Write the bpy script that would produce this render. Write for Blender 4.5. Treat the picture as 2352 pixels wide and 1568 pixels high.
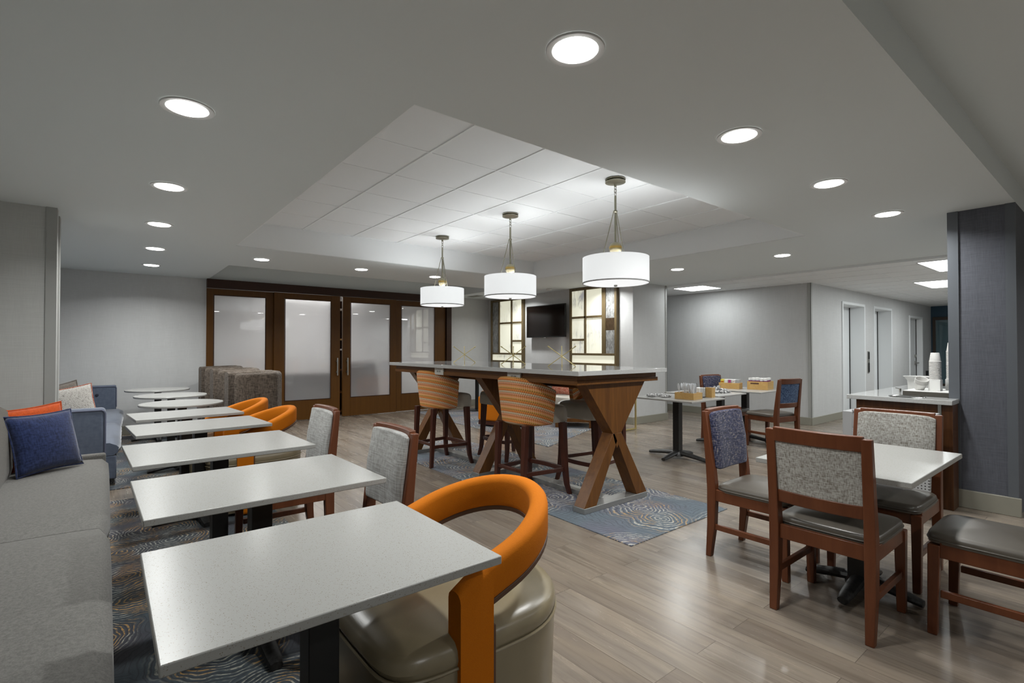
import bpy, bmesh, math, random
from mathutils import Vector, Matrix
R = math.radians
random.seed(7)
for o in list(bpy.data.objects): bpy.data.objects.remove(o)
scn = bpy.context.scene
COL = scn.collection

# ------------------------------------------------------------------ camera, world, exposure
CAM_H = 1.305
cd = bpy.data.cameras.new('camera'); cam = bpy.data.objects.new('camera', cd); COL.objects.link(cam)
cam.location = (0, 0, CAM_H)
cam.rotation_euler = (R(90 + 0.745), 0, R(-38.77))
cd.sensor_width = 36; cd.lens = 1160 / 2352 * 36; cd.clip_start = 0.05; cd.clip_end = 60
scn.camera = cam
w = bpy.data.worlds.new('world'); scn.world = w; w.use_nodes = True
w.node_tree.nodes['Background'].inputs[0].default_value = (0.75, 0.8, 0.85, 1)
w.node_tree.nodes['Background'].inputs[1].default_value = 0.15
vs = scn.view_settings
vs.view_transform = 'Standard'; vs.look = 'None'; vs.gamma = 1; vs.use_curve_mapping = False
vs.exposure = 0.0
DOWN_W = 17.8      # watts of each recessed downlight
PEND_W = 11.5       # watts inside each pendant
PANEL_W = 26.0     # watts of each corridor light panel

# ------------------------------------------------------------------ materials
def srgb(r, g, b):
    f = lambda c: (c / 255 / 12.92) if c / 255 <= .04045 else ((c / 255 + .055) / 1.055) ** 2.4
    return (f(r), f(g), f(b), 1)
class NT:
    def __init__(s, name):
        s.m = bpy.data.materials.new(name); s.m.use_nodes = True
        s.t = s.m.node_tree; s.b = s.t.nodes['Principled BSDF']
    def n(s, typ, ins=None, **kw):
        d = s.t.nodes.new(typ)
        for k, v in kw.items(): setattr(d, k, v)
        for k, v in (ins or {}).items(): s.put(d, k, v)
        return d
    def put(s, d, k, v):
        i = d.inputs[k]
        if isinstance(v, bpy.types.Node): v = v.outputs[0]
        if isinstance(v, bpy.types.NodeSocket): s.t.links.new(v, i)
        else: i.default_value = v
    def set(s, **kw):
        for k, v in kw.items(): s.put(s.b, k.replace('_', ' '), v)
        return s
    def math(s, op, a, b=0.0, c=None):
        d = s.n('ShaderNodeMath', {0: a, 1: b}, operation=op)
        if c is not None: s.put(d, 2, c)
        return d
    def mix(s, f, a, b, bt='MIX'):
        d = s.n('ShaderNodeMix', data_type='RGBA', blend_type=bt)
        s.put(d, 0, f); s.put(d, 6, a); s.put(d, 7, b); return d.outputs[2]
    def ramp(s, f, stops, interp='LINEAR'):
        d = s.n('ShaderNodeValToRGB', {0: f}); r = d.color_ramp; r.interpolation = interp
        while len(r.elements) < len(stops): r.elements.new(0.5)
        for e, (p, c) in zip(r.elements, stops): e.position = p; e.color = c if len(c) == 4 else (*c, 1)
        return d.outputs[0]
    def coord(s, kind='Object', scale=(1, 1, 1), rot=(0, 0, 0), loc=(0, 0, 0)):
        tc = s.n('ShaderNodeTexCoord')
        return s.n('ShaderNodeMapping', {0: tc.outputs[kind], 'Scale': scale, 'Rotation': rot, 'Location': loc}).outputs[0]
    def noise(s, vec, scale, detail=3, rough=.5, dist=0):
        return s.n('ShaderNodeTexNoise', {'Vector': vec, 'Scale': scale, 'Detail': detail, 'Roughness': rough, 'Distortion': dist})
    def bump(s, h, strength=.3, dist=.002):
        d = s.n('ShaderNodeBump', {'Height': h, 'Strength': strength, 'Distance': dist})
        s.put(s.b, 'Normal', d); return s
def flat(name, col, rough=.5, metal=0.0, **kw):
    m = NT(name); m.set(Base_Color=col, Roughness=rough, Metallic=metal, **kw); return m.m
def gray(v): return (v, v, v, 1)

def m_paint(name, col, rough=.75):
    m = NT(name); v = m.coord()
    n = m.noise(v, 90, 3)
    m.set(Base_Color=col, Roughness=rough); m.bump(n, .06, .002); return m.m
def m_wallpaper(name, col, dark=.935, fs=1.0):
    m = NT(name)
    a = m.noise(m.coord(scale=(260, 260, 7)), 1.0 * fs, 2); b = m.noise(m.coord(scale=(7, 7, 260)), 1.0 * fs, 2)
    c = m.noise(m.coord(scale=(9, 9, 1.2)), 1.0, 2)
    s = m.math('ADD', a, b); s = m.math('MULTIPLY_ADD', c, .5, s)
    lo = tuple(x * dark for x in col[:3]) + (1,); hi = tuple(min(1, x * (2 - dark)) for x in col[:3]) + (1,)
    r = m.ramp(s, [(.8, lo), (1.0, hi)] if False else [(0.0, lo), (1.0, hi)])
    s2 = m.n('ShaderNodeMapRange', {0: s, 1: .9, 2: 1.6}); r.node.inputs[0].links or None
    m.t.links.new(s2.outputs[0], r.node.inputs[0])
    m.set(Base_Color=r, Roughness=.6); m.bump(s, .08, .002); return m.m
def m_wood(name, c1, c2, scale=1.0, rough=.38, axis='Z', coat=.15, stripe=30):
    m = NT(name)
    sc = {'Z': (stripe, stripe, 1.3), 'X': (1.3, stripe, stripe), 'Y': (stripe, 1.3, stripe)}[axis]
    v = m.coord(scale=tuple(x * scale for x in sc))
    n = m.noise(v, 1.0, 5, .6, .6); f = m.noise(m.coord(scale=tuple(x * scale * 5 for x in sc)), 1.0, 3)
    k = m.math('MULTIPLY_ADD', f, .35, n)
    r = m.ramp(k, [(.45, c1), (.85, c2)])
    m.set(Base_Color=r, Roughness=rough, Coat_Weight=coat, Coat_Roughness=.25, Specular_IOR_Level=.3); m.bump(k, .05, .002); return m.m
def m_fabric(name, c1, c2, scale=320, rough=.9, streak=(1, 1, .25), contrast=(.38, .62), sheen=.1, c3=None):
    m = NT(name)
    a = m.noise(m.coord(scale=streak), scale, 2); b = m.noise(m.coord(scale=(streak[2], streak[2], 1)), scale, 2)
    s = m.math('MULTIPLY', m.math('ADD', a, b), .5)
    stops = [(contrast[0], c1), (contrast[1], c2)] if c3 is None else [(contrast[0], c1), ((contrast[0] + contrast[1]) / 2, c3), (contrast[1], c2)]
    r = m.ramp(s, stops); m.set(Base_Color=r, Roughness=rough, Sheen_Weight=sheen, Specular_IOR_Level=.2); m.bump(s, .35, .002); return m.m
def m_leather(name, col, rough=.38):
    m = NT(name); v = m.coord(); n = m.noise(v, 260, 3); g = m.noise(v, 9, 2)
    c = m.mix(g.outputs[0], tuple(x * .85 for x in col[:3]) + (1,), tuple(min(1, x * 1.12) for x in col[:3]) + (1,))
    m.set(Base_Color=c, Roughness=rough, Specular_IOR_Level=.6); m.bump(n, .08, .002); return m.m
def m_quartz(name, col=(.355, .355, .34, 1), rough=.25):
    m = NT(name); v = m.coord()
    vo = m.n('ShaderNodeTexVoronoi', {'Vector': v, 'Scale': 230.0}); n = m.noise(v, 110, 2)
    r = m.ramp(vo.outputs[0], [(.0, (.15, .13, .10)), (.2, (.24, .21, .17)), (.32, col[:3])])
    msk = m.ramp(n, [(.44, (0, 0, 0)), (.56, (1, 1, 1))])
    n2 = m.noise(v, 420, 2); col2 = m.mix(n2, tuple(x * .93 for x in col[:3]) + (1,), tuple(min(1, x * 1.06) for x in col[:3]) + (1,))
    c = m.mix(msk, col2, r)
    m.set(Base_Color=c, Roughness=rough, Specular_IOR_Level=.5 if rough < .1 else .3); return m.m
def m_floor():
    m = NT('oak plank tile')
    tc = m.n('ShaderNodeTexCoord'); sx = m.n('ShaderNodeSeparateXYZ', {0: tc.outputs['Object']})
    vec = m.n('ShaderNodeCombineXYZ', {0: sx.outputs[1], 1: sx.outputs[0]})
    def brick(c1, c2, mc):
        d = m.n('ShaderNodeTexBrick', {'Vector': vec, 'Color1': c1, 'Color2': c2, 'Mortar': mc, 'Scale': 1.0, 'Mortar Size': .0016,
                                       'Mortar Smooth': .2, 'Bias': 0.0, 'Brick Width': 1.2, 'Row Height': .152})
        d.offset = .37; d.offset_frequency = 2; return d
    b = brick((.185, .152, .122, 1), (.25, .212, .172, 1), (.12, .10, .08, 1))
    rnd = brick((0, 0, 0, 1), (1, 1, 1, 1), (.5, .5, .5, 1))
    off = m.n('ShaderNodeVectorMath', {0: tc.outputs['Object'], 1: rnd.outputs[0]}, operation='ADD')
    mp = m.n('ShaderNodeMapping', {0: off.outputs[0], 'Scale': (26, 1.6, 1)})
    g = m.noise(mp.outputs[0], 1.0, 6, .62, .9)
    mp2 = m.n('ShaderNodeMapping', {0: off.outputs[0], 'Scale': (5, .7, 1)}); g2 = m.noise(mp2.outputs[0], 1.0, 3, .5, 1.5)
    gr = m.ramp(g, [(.3, (.62, .6, .58)), (.5, (1, 1, 1)), (.75, (1.12, 1.1, 1.08))])
    gr2 = m.ramp(g2, [(.35, (.88, .88, .9)), (.65, (1.1, 1.08, 1.04))])
    c = m.mix(.75, b.outputs[0], gr, 'MULTIPLY'); c = m.mix(.8, c, gr2, 'MULTIPLY')
    h = m.math('MULTIPLY_ADD', b.outputs[1], -1.0, m.math('MULTIPLY', g, .25))
    m.set(Base_Color=c, Roughness=m.math('MULTIPLY_ADD', g, .12, .2), Specular_IOR_Level=.5); m.bump(h, .08, .001); return m.m
def m_carpet(name, base1, base2, line, gold, sc=1.0):
    m = NT(name)
    v0 = m.coord()
    nz = m.noise(m.coord(scale=(1, 1, 1)), 2.6 * sc, 3, .6)
    dist = m.n('ShaderNodeVectorMath', {0: v0, 1: m.n('ShaderNodeVectorMath', {0: nz.outputs[1], 1: (.22, .22, .22)}, operation='MULTIPLY').outputs[0]}, operation='ADD')
    mp = m.n('ShaderNodeMapping', {0: dist.outputs[0], 'Scale': (1.5 * sc, 1.5 * sc, 0)})
    vo = m.n('ShaderNodeTexVoronoi', {'Vector': mp.outputs[0], 'Scale': 1.35}, voronoi_dimensions='2D')
    d = vo.outputs[0]
    fr_ = 88.0 if sc == 1.0 else 118.0; ring = m.math('SINE', m.math('MULTIPLY', d, fr_))
    wig = m.noise(v0, 55, 2); dots = m.ramp(wig, [(.42, (0, 0, 0)), (.52, (1, 1, 1))])
    rm = m.ramp(ring, [(.50, (0, 0, 0)), (.62, (1, 1, 1))])
    near = m.ramp(m.math('ADD', d, m.math('MULTIPLY', m.noise(v0, 1.3, 1), .35)), [(.62, (1, 1, 1)), (.78, (.0, .0, .0))])
    patch = m.ramp(m.noise(v0, 1.7, 2), [(.42, (0, 0, 0)), (.6, (1, 1, 1))])
    msk = m.math('MULTIPLY', m.math('MULTIPLY', rm, near), m.math('MULTIPLY_ADD', dots, .75, .25))
    gm = m.ramp(m.noise(v0, 4.3, 2), [(.47, (0, 0, 0)), (.55, (1, 1, 1))])
    bg = m.mix(patch, base1, base2)
    streak = m.noise(m.coord(scale=(60, 9, 1)), 1.0, 3)
    bg = m.mix(.5, bg, m.ramp(streak, [(.35, (.6, .6, .6)), (.65, (1.2, 1.2, 1.2))]), 'MULTIPLY')
    dk = m.math('SINE', m.math('MULTIPLY_ADD', d, fr_, 2.4)); dkm = m.ramp(dk, [(.7, (0, 0, 0)), (.85, (.6, .6, .6))])
    bg = m.mix(dkm, bg, tuple(x * .35 for x in base2[:3]) + (1,))
    c = m.mix(msk, bg, m.mix(gm, line, gold))
    m.set(Base_Color=c, Roughness=.95, Sheen_Weight=.15); m.bump(m.noise(v0, 500, 2), .5, .003); return m.m
def m_stool():
    m = NT('orange triangle band weave')
    uv = m.n('ShaderNodeUVMap'); s = m.n('ShaderNodeSeparateXYZ', {0: uv.outputs[0]})
    u, v = s.outputs[0], s.outputs[1]
    rows = m.math('MULTIPLY', v, 1 / .0185); fr = m.math('FRACT', rows); row = m.math('FLOOR', rows)
    uo = m.math('MULTIPLY_ADD', row, .5, m.math('MULTIPLY', u, 1 / .0205))
    tri = m.math('PINGPONG', uo, .5); lim = m.math('MULTIPLY', m.math('SUBTRACT', 1.0, fr), .5)
    up = m.math('LESS_THAN', tri, lim)
    band = m.ramp(m.math('FRACT', m.math('MULTIPLY', row, 1 / 5.0)), [(0, (.72, .26, .06)), (.18, (.80, .38, .22)), (.38, (.68, .56, .40)), (.58, (.80, .30, .06)), (.78, (.72, .40, .10))], 'CONSTANT')
    alt = m.ramp(m.math('FRACT', m.math('MULTIPLY', row, 1 / 5.0)), [(0, (.74, .42, .25)), (.18, (.48, .17, .06)), (.38, (.40, .27, .15)), (.58, (.45, .14, .04)), (.78, (.36, .16, .05))], 'CONSTANT')
    c = m.mix(up, band, alt)
    m.set(Base_Color=c, Roughness=.9); m.bump(m.noise(m.coord(), 400, 2), .3, .002); return m.m
def m_emit(name, col, st, base=(.8, .8, .8, 1)):
    m = NT(name); m.set(Base_Color=base, Emission_Color=col, Emission_Strength=st); return m.m
def m_frost():
    m = NT('frosted glass'); m.set(Base_Color=(.80, .81, .83, 1), Roughness=.38, Transmission_Weight=.8, IOR=1.2, Coat_Weight=1.0, Coat_Roughness=.0, Coat_IOR=2.0); return m.m
def m_backlit(name, seed, warm=(.78, .77, .60), st=.72):
    m = NT(name); v = m.coord(loc=(seed * 3.1, seed * 1.7, seed)); n = m.noise(m.coord(scale=(1, 4, 1.6), loc=(seed, seed, seed)), 3.0, 9, .8, .5)
    big = m.noise(v, 1.5, 2)
    k = m.ramp(n, [(.40, (.22, .23, .26)), (.52, warm)]); k2 = m.mix(m.ramp(m.noise(v, 2.4, 3), [(.46, (0, 0, 0)), (.56, (1, 1, 1))]), warm + (1,), k)
    m.set(Base_Color=(.6, .6, .55, 1), Roughness=.35, Emission_Color=k2, Emission_Strength=st); return m.m
def m_speckle(name, c1, c2, scale=45, rough=.5):
    m = NT(name); n = m.noise(m.coord(scale=(1, 1, .4)), scale, 5, .7)
    m.set(Base_Color=m.ramp(n, [(.4, c1), (.62, c2)]), Roughness=rough); return m.m
def m_perf(name):
    m = NT(name); tc = m.coord(scale=(1, 1, 1)); s = m.n('ShaderNodeSeparateXYZ', {0: tc})
    def cell(x): return m.math('ABSOLUTE', m.math('SUBTRACT', m.math('FRACT', m.math('MULTIPLY', x, 1 / .022)), .5))
    a = m.math('POWER', cell(m.math('ADD', s.outputs[0], s.outputs[1])), 2.0); b = m.math('POWER', cell(s.outputs[2]), 2.0)
    r = m.math('LESS_THAN', m.math('ADD', a, b), .055)
    m.set(Base_Color=m.mix(r, (.42, .43, .44, 1), (.05, .05, .05, 1)), Roughness=.5); return m.m

M = dict(
    wall=m_wallpaper('pale grey linen wallpaper', (.55, .555, .555, 1)),
    wall_l=m_wallpaper('grey ribbed wallpaper', (.50, .505, .49, 1)),
    wall_blue=m_wallpaper('slate blue woven wallpaper', (.085, .09, .11, 1), .72, 1.7),
    ceil=m_paint('matt ceiling paint', (.72, .76, .765, 1)),
    tray=m_paint('white tray paint', (.86, .88, .89, 1)),
    tile=m_paint('white ceiling tile', (.84, .86, .87, 1), .9),
    base=flat('taupe baseboard', (.26, .25, .205, 1), .45),
    guard=flat('corner guard metal', (.36, .365, .35, 1), .5, 0.0),
    guard_d=flat('dark grey corner guard', (.10, .11, .125, 1), .45),
    floor=m_floor(),
    rug_mid=m_carpet('blue ring carpet', (.105, .140, .170, 1), (.125, .13, .175, 1), (.48, .46, .40, 1), (.42, .27, .12, 1)),
    rug_l=m_carpet('dark ring carpet', (.045, .065, .08, 1), (.05, .05, .065, 1), (.36, .36, .31, 1), (.42, .24, .07, 1), 1.1),
    doorwood=m_wood('dark walnut door', (.085, .032, .003, 1), (.105, .042, .0045, 1), rough=.42, coat=0),
    headwood=m_wood('dark walnut header', (.028, .009, .003, 1), (.036, .012, .004, 1), axis='X', rough=.4),
    tablewood=m_wood('walnut table wood', (.095, .034, .006, 1), (.155, .060, .011, 1), rough=.42),
    tablewood_y=m_wood('walnut table rail', (.095, .034, .006, 1), (.155, .060, .011, 1), axis='Y', rough=.42),
    chairwood=m_wood('cherry chair wood', (.098, .029, .011, 1), (.140, .045, .018, 1), rough=.36, coat=.12, stripe=14),
    stoolwood=m_wood('dark cherry stool wood', (.040, .011, .007, 1), (.075, .020, .011, 1), rough=.35, coat=.3, stripe=14),
    counterwood=m_wood('dark counter wood', (.05, .018, .006, 1), (.10, .038, .012, 1), rough=.4),
    quartz=m_quartz('speckled white quartz'),
    quartz2=m_quartz('pale grey quartz', (.50, .505, .50, 1), .06),
    black=flat('black powder coated steel', (.008, .008, .008, 1), .42),
    iron=m_speckle('black cast iron', (.012, .012, .012, 1), (.03, .03, .03, 1), 60, .38),
    steel=flat('brushed steel', (.36, .355, .33, 1), .38, .85),
    silver=flat('silver painted plinth', (.33, .33, .32, 1), .35, .6),
    brass=flat('satin brass', (.62, .52, .25, 1), .32, .9),
    nickel=flat('aged nickel', (.30, .285, .22, 1), .35, .85),
    orange=m_fabric('orange upholstery', (.47, .125, .0015, 1), (.54, .152, .002, 1), 420, .8, (.25, 1, 1), (.3, .7), 0.0),
    brownpipe=flat('brown trim', (.09, .04, .02, 1), .5),
    beige=m_leather('olive beige leather', (.225, .185, .115, 1), .3),
    seat=m_leather('dark taupe leather', (.085, .074, .060, 1), .34),
    stoolseat=m_leather('grey taupe vinyl', (.50, .48, .42, 1), .42),
    gweave=m_fabric('grey tweed', (.16, .14, .115, 1), (.44, .435, .41, 1), 230, .95, (1, 1, .2), (.34, .6)),
    gvelvet=m_fabric('silver grey chenille', (.24, .235, .22, 1), (.42, .42, .41, 1), 170, .9, (1, 1, .06), (.38, .6)),
    navyweave=m_fabric('navy and tan tweed', (.010, .012, .03, 1), (.30, .25, .19, 1), 230, .95, (1, 1, .15), (.42, .66), .1, (.045, .05, .11, 1)),
    blueweave=m_fabric('bright blue tweed', (.01, .03, .09, 1), (.13, .2, .33, 1), 150, .95, (1, 1, .4), (.4, .62)),
    stool=m_stool(),
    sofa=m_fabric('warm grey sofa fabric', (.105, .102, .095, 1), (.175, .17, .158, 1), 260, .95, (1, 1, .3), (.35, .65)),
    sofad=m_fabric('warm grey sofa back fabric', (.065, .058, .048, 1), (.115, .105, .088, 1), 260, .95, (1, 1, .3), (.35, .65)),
    bluesofa=m_fabric('slate blue velvet', (.075, .092, .135, 1), (.105, .128, .175, 1), 40, .75, (1, 1, .5), (.3, .7), .5),
    bluepipe=flat('blue piping', (.09, .10, .15, 1), .7),
    boothf=m_fabric('brown crosshatch tweed', (.035, .026, .02, 1), (.155, .125, .10, 1), 190, .95, (1, 1, .12), (.38, .62)),
    navy=m_fabric('navy cord', (.004, .009, .04, 1), (.020, .034, .105, 1), 160, .9, (1, .2, .2), (.38, .62), .3),
    rust=m_fabric('orange red cloth', (.33, .045, .006, 1), (.48, .075, .010, 1), 200),
    coral=m_fabric('coral woven cloth', (.32, .05, .02, 1), (.50, .26, .19, 1), 120, .9, (1, 1, .4), (.42, .56)),
    ivory=m_fabric('ivory chevron cloth', (.12, .11, .10, 1), (.42, .40, .37, 1), 260, .95, (1, .5, .3), (.36, .5)),
    taupe=m_fabric('taupe cloth', (.10, .085, .075, 1), (.16, .14, .12, 1), 200),
    frost=m_frost(),
    lens=m_emit('lit lamp lens', (1, .99, .965, 1), 14.0),
    panel=m_emit('lit ceiling panel', (.97, 1, 1, 1), 6.0),
    shade=m_emit('lit white linen shade', (.95, .985, 1, 1), .62, (.8, .8, .8, 1)),
    diff=m_emit('lit pendant diffuser', (.97, .99, 1, 1), .75),
    ringw=flat('white lamp trim', (.62, .62, .61, 1), .4),
    tv=flat('black glossy screen', (.006, .004, .003, 1), .12, Specular_IOR_Level=.5),
    tvb=flat('black tv bezel', (.008, .008, .008, 1), .3),
    framew=m_wood('bronze panel frame', (.10, .072, .035, 1), (.15, .11, .055, 1), rough=.45, coat=0),
    fauxstone=m_speckle('grey antique mirror glass', (.16, .16, .155, 1), (.36, .365, .36, 1), 30, .3),
    fauxdark=m_speckle('dark bronze glass', (.035, .022, .012, 1), (.07, .045, .025, 1), 40, .3),
    bamboo=m_wood('bamboo', (.46, .27, .085, 1), (.55, .35, .13, 1), axis='X', rough=.45, stripe=20),
    paper=flat('white paper', (.72, .72, .70, 1), .7),
    plastic=flat('clear white plastic', (.70, .72, .74, 1), .25, Alpha=1.0),
    cupw=flat('white paper cup', (.62, .61, .59, 1), .55),
    dwhite=flat('white door paint', (.74, .76, .77, 1), .45),
    teal=flat('deep navy paint', (.025, .065, .105, 1), .5),
    dglass=flat('dark tinted glass', (.07, .12, .14, 1), .08, Specular_IOR_Level=.9),
    darkslot=flat('dark gap', (.01, .01, .01, 1), .6),
    perf=m_perf('perforated grey metal'),
    heater=flat('grey enamel metal', (.36, .365, .37, 1), .45),
    tray_d=flat('dark bronze tray', (.06, .055, .045, 1), .4),
    chrome=flat('polished chrome', (.6, .6, .58, 1), .12, 1.0),
    backroom=flat('back room wall', (.5, .5, .5, 1), .9),
    foil=m_speckle('foil and clear wrappers', (.05, .05, .05, 1), (.72, .72, .72, 1), 40, .25),
    purple=flat('plum label', (.16, .03, .11, 1), .5), yellow=flat('yellow carton', (.62, .52, .06, 1), .5), magenta=flat('magenta carton', (.35, .04, .18, 1), .5),
    outletw=flat('white outlet cover', (.55, .54, .50, 1), .4),
)

# ------------------------------------------------------------------ mesh helpers
class G:
    def __init__(s): s.v = []; s.f = []; s.uv = {}
    def add(s, vs_, fs, uvs=None):
        k = len(s.v); s.v += [tuple(v) for v in vs_]
        for i, f in enumerate(fs):
            if uvs: s.uv[len(s.f)] = uvs[i]
            s.f.append(tuple(k + j for j in f))
        return s
    def box(s, x0, x1, y0, y1, z0, z1):
        return s.hexa([(x0, y0, z0), (x1, y0, z0), (x1, y1, z0), (x0, y1, z0)], [(x0, y0, z1), (x1, y0, z1), (x1, y1, z1), (x0, y1, z1)])
    def hexa(s, a, b):
        return s.add(a + b, [(3, 2, 1, 0), (4, 5, 6, 7), (0, 1, 5, 4), (1, 2, 6, 5), (2, 3, 7, 6), (3, 0, 4, 7)])
    def rect(s, c, sx, sy, z0, z1, rot=0, c1=None, s1=None):
        # box by centre, size and rotation, optional other centre/size at top
        def q(c, sx, sy, z):
            ca, sa = math.cos(rot), math.sin(rot)
            return [(c[0] + x * ca - y * sa, c[1] + x * sa + y * ca, z) for x, y in ((-sx / 2, -sy / 2), (sx / 2, -sy / 2), (sx / 2, sy / 2), (-sx / 2, sy / 2))]
        t = c1 or c; s1 = s1 or (sx, sy)
        return s.hexa(q(c, sx, sy, z0), q(t, s1[0], s1[1], z1))
    def loft(s, rings, closed=True, caps=True, smooth=True):
        n = len(rings[0]); k = len(s.v)
        for r in rings: s.v += [tuple(p) for p in r]
        for i in range(len(rings) - 1):
            for j in range(n if closed else n - 1):
                a = k + i * n + j; b = k + i * n + (j + 1) % n
                s.f.append((a, b, b + n, a + n))
        if caps:
            s.f.append(tuple(k + j for j in range(n))[::-1]); s.f.append(tuple(k + (len(rings) - 1) * n + j for j in range(n)))
        return s
    def lathe(s, prof, cx=0, cy=0, n=24, caps=True, z=0):
        rings = [[(cx + r * math.cos(2 * math.pi * i / n), cy + r * math.sin(2 * math.pi * i / n), z + h) for i in range(n)] for r, h in prof]
        return s.loft(rings, True, caps)
    def cyl(s, p, r, z0, z1, n=20, r1=None): return s.lathe([(r, z0), (r1 if r1 is not None else r, z1)], p[0], p[1], n)
    def tube(s, pts, r, n=8, closed=False, rr=None):
        pts = [Vector(p) for p in pts]; rings = []; N = len(pts)
        up = Vector((0, 0, 1))
        for i, p in enumerate(pts):
            if closed: d = pts[(i + 1) % N] - pts[i - 1]
            else: d = pts[min(i + 1, N - 1)] - pts[max(i - 1, 0)]
            d.normalize(); u = up if abs(d.z) < .95 else Vector((1, 0, 0))
            a = d.cross(u).normalized(); b = a.cross(d).normalized(); q = rr[i] if rr else r
            rings.append([p + a * q * math.cos(2 * math.pi * j / n) + b * q * math.sin(2 * math.pi * j / n) for j in range(n)])
        if closed: rings.append(rings[0]); return s.loft(rings, True, False)
        return s.loft(rings)
    def prism(s, poly, z0, z1): return s.loft([[(x, y, z0) for x, y in poly], [(x, y, z1) for x, y in poly]])
    def extr(s, poly, axis, a0, a1):
        # poly in the plane normal to axis ('X': (y,z), 'Y': (x,z))
        f = (lambda p, a: (a, p[0], p[1])) if axis == 'X' else (lambda p, a: (p[0], a, p[1]))
        return s.loft([[f(p, a0) for p in poly], [f(p, a1) for p in poly]])
    def bar(s, p, q, wid, th, nrm):
        # rectangular bar from p to q; nrm = direction of thickness
        p, q, nrm = Vector(p), Vector(q), Vector(nrm).normalized(); d = (q - p).normalized(); sd = d.cross(nrm).normalized()
        r = [[c + sd * x + nrm * y for x, y in ((-wid / 2, -th / 2), (wid / 2, -th / 2), (wid / 2, th / 2), (-wid / 2, th / 2))] for c in (p, q)]
        return s.loft(r)
    def dome(s, x0, x1, y0, y1, z0, z1, crown=.02, n=10, side=None, corner=4.0, bulge=.0):
        # upholstered pad: rounded-rectangle plan, domed top
        cx, cy, hx, hy = (x0 + x1) / 2, (y0 + y1) / 2, (x1 - x0) / 2, (y1 - y0) / 2; m = 40
        def ring(k, z):
            o = []
            for i in range(m):
                a = 2 * math.pi * i / m; c, sn = math.cos(a), math.sin(a); e = 2 / corner
                o.append((cx + k * hx * math.copysign(abs(c) ** e, c), cy + k * hy * math.copysign(abs(sn) ** e, sn), z))
            return o
        h = z1 - z0
        prof = [(1 - bulge * .6, z0), (1, z0 + h * .25), (1, z0 + h * .55), (.985, z0 + h * .8), (.95, z0 + h * .95), (.88, z1)]
        prof += [(k, z1 + crown * (1 - (k / .88) ** 2)) for k in (.7, .45, .2, .02)]
        return s.loft([ring(*p) for p in prof])
    def shell(s, path, thick, z0, z1, uvscale=1.0, rnd=0.0):
        # vertical wall following path (list of (x,y)); thickness to the left side; z0/z1 functions of 0..1
        N = len(path); P = [Vector((*p, 0)) for p in path]; rings = []; L = [0.0]
        for i in range(1, N): L.append(L[-1] + (P[i] - P[i - 1]).length)
        for i, p in enumerate(P):
            d = (P[min(i + 1, N - 1)] - P[max(i - 1, 0)]).normalized(); nl = Vector((-d.y, d.x, 0)); t = L[i] / L[-1]
            a, b = z0(t), z1(t); q = p + nl * thick; r = min(rnd, thick / 2.01, (b - a) / 2.01)
            if r <= 0: rings.append([(p.x, p.y, a), (p.x, p.y, b), (q.x, q.y, b), (q.x, q.y, a)])
            else:
                ring = []
                for (cx_, cz, a0) in ((r, a + r, 270), (r, b - r, 180), (thick - r, b - r, 90), (thick - r, a + r, 0)):
                    for k in range(4):
                        an = R(a0 - k * 30); c = p + nl * (cx_ + r * math.cos(an)); ring.append((c.x, c.y, cz + r * math.sin(an)))
                rings.append(ring)
        n = len(rings[0]); k0 = len(s.v); f0 = len(s.f); s.loft(rings)
        for i in range(N - 1):
            for j in range(n):
                fi = f0 + i * n + j
                s.uv[fi] = [(L[(v - k0) // n], s.v[v][2]) for v in s.f[fi]]
        return s
    def mesh(s, name, smooth=True, ang=35):
        me = bpy.data.meshes.new(name); me.from_pydata(s.v, [], s.f)
        bm = bmesh.new(); bm.from_mesh(me); bmesh.ops.recalc_face_normals(bm, faces=bm.faces)
        if s.uv:
            ul = bm.loops.layers.uv.new('UVMap'); bm.faces.ensure_lookup_table()
            for i, f in enumerate(bm.faces):
                if i in s.uv:
                    mp = {vi: uv for vi, uv in zip(s.f[i], s.uv[i])}
                    for l in f.loops: l[ul].uv = mp[l.vert.index]
                else:
                    for l in f.loops: l[ul].uv = (l.vert.co.x + l.vert.co.y, l.vert.co.z)
        bm.to_mesh(me); bm.free()
        if smooth:
            for p in me.polygons: p.use_smooth = True
            me.set_sharp_from_angle(angle=R(ang))
        return me
    def put(s, name, mat, parent=None, bevel=0, seg=2, smooth=True, ang=35, sub=0):
        o = bpy.data.objects.new(name, s.mesh(name, smooth, ang)); COL.objects.link(o)
        o.data.materials.append(mat if isinstance(mat, bpy.types.Material) else M[mat])
        if parent: o.parent = parent
        if bevel:
            b = o.modifiers.new('bevel', 'BEVEL'); b.width = bevel; b.segments = seg; b.limit_method = 'ANGLE'; b.angle_limit = R(40)
            b.harden_normals = False
        if sub: o.modifiers.new('sub', 'SUBSURF').levels = sub; o.modifiers['sub'].render_levels = sub
        return o
def tag(o, label, cat, group=None, kind=None):
    o['label'] = label; o['category'] = cat
    if group: o['group'] = group
    if kind: o['kind'] = kind
    return o
def thing(name, label, cat, loc=(0, 0, 0), rot=0, group=None):
    o = bpy.data.objects.new(name, None); COL.objects.link(o); o.empty_display_size = .1
    o.location = loc; o.rotation_euler = (0, 0, rot); return tag(o, label, cat, group)
def struct(o): o['kind'] = 'structure'; return o
def dup(o, parent=None, loc=None, rot=None, label=None, group=None, cat=None):
    c = o.copy(); COL.objects.link(c)
    if parent: c.parent = parent
    if loc is not None: c.location = loc
    if rot is not None: c.rotation_euler = (0, 0, rot)
    if label: c['label'] = label
    if group: c['group'] = group
    if cat: c['category'] = cat
    for ch in list(o.children): dup(ch, c)
    return c
PI = math.pi

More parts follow.
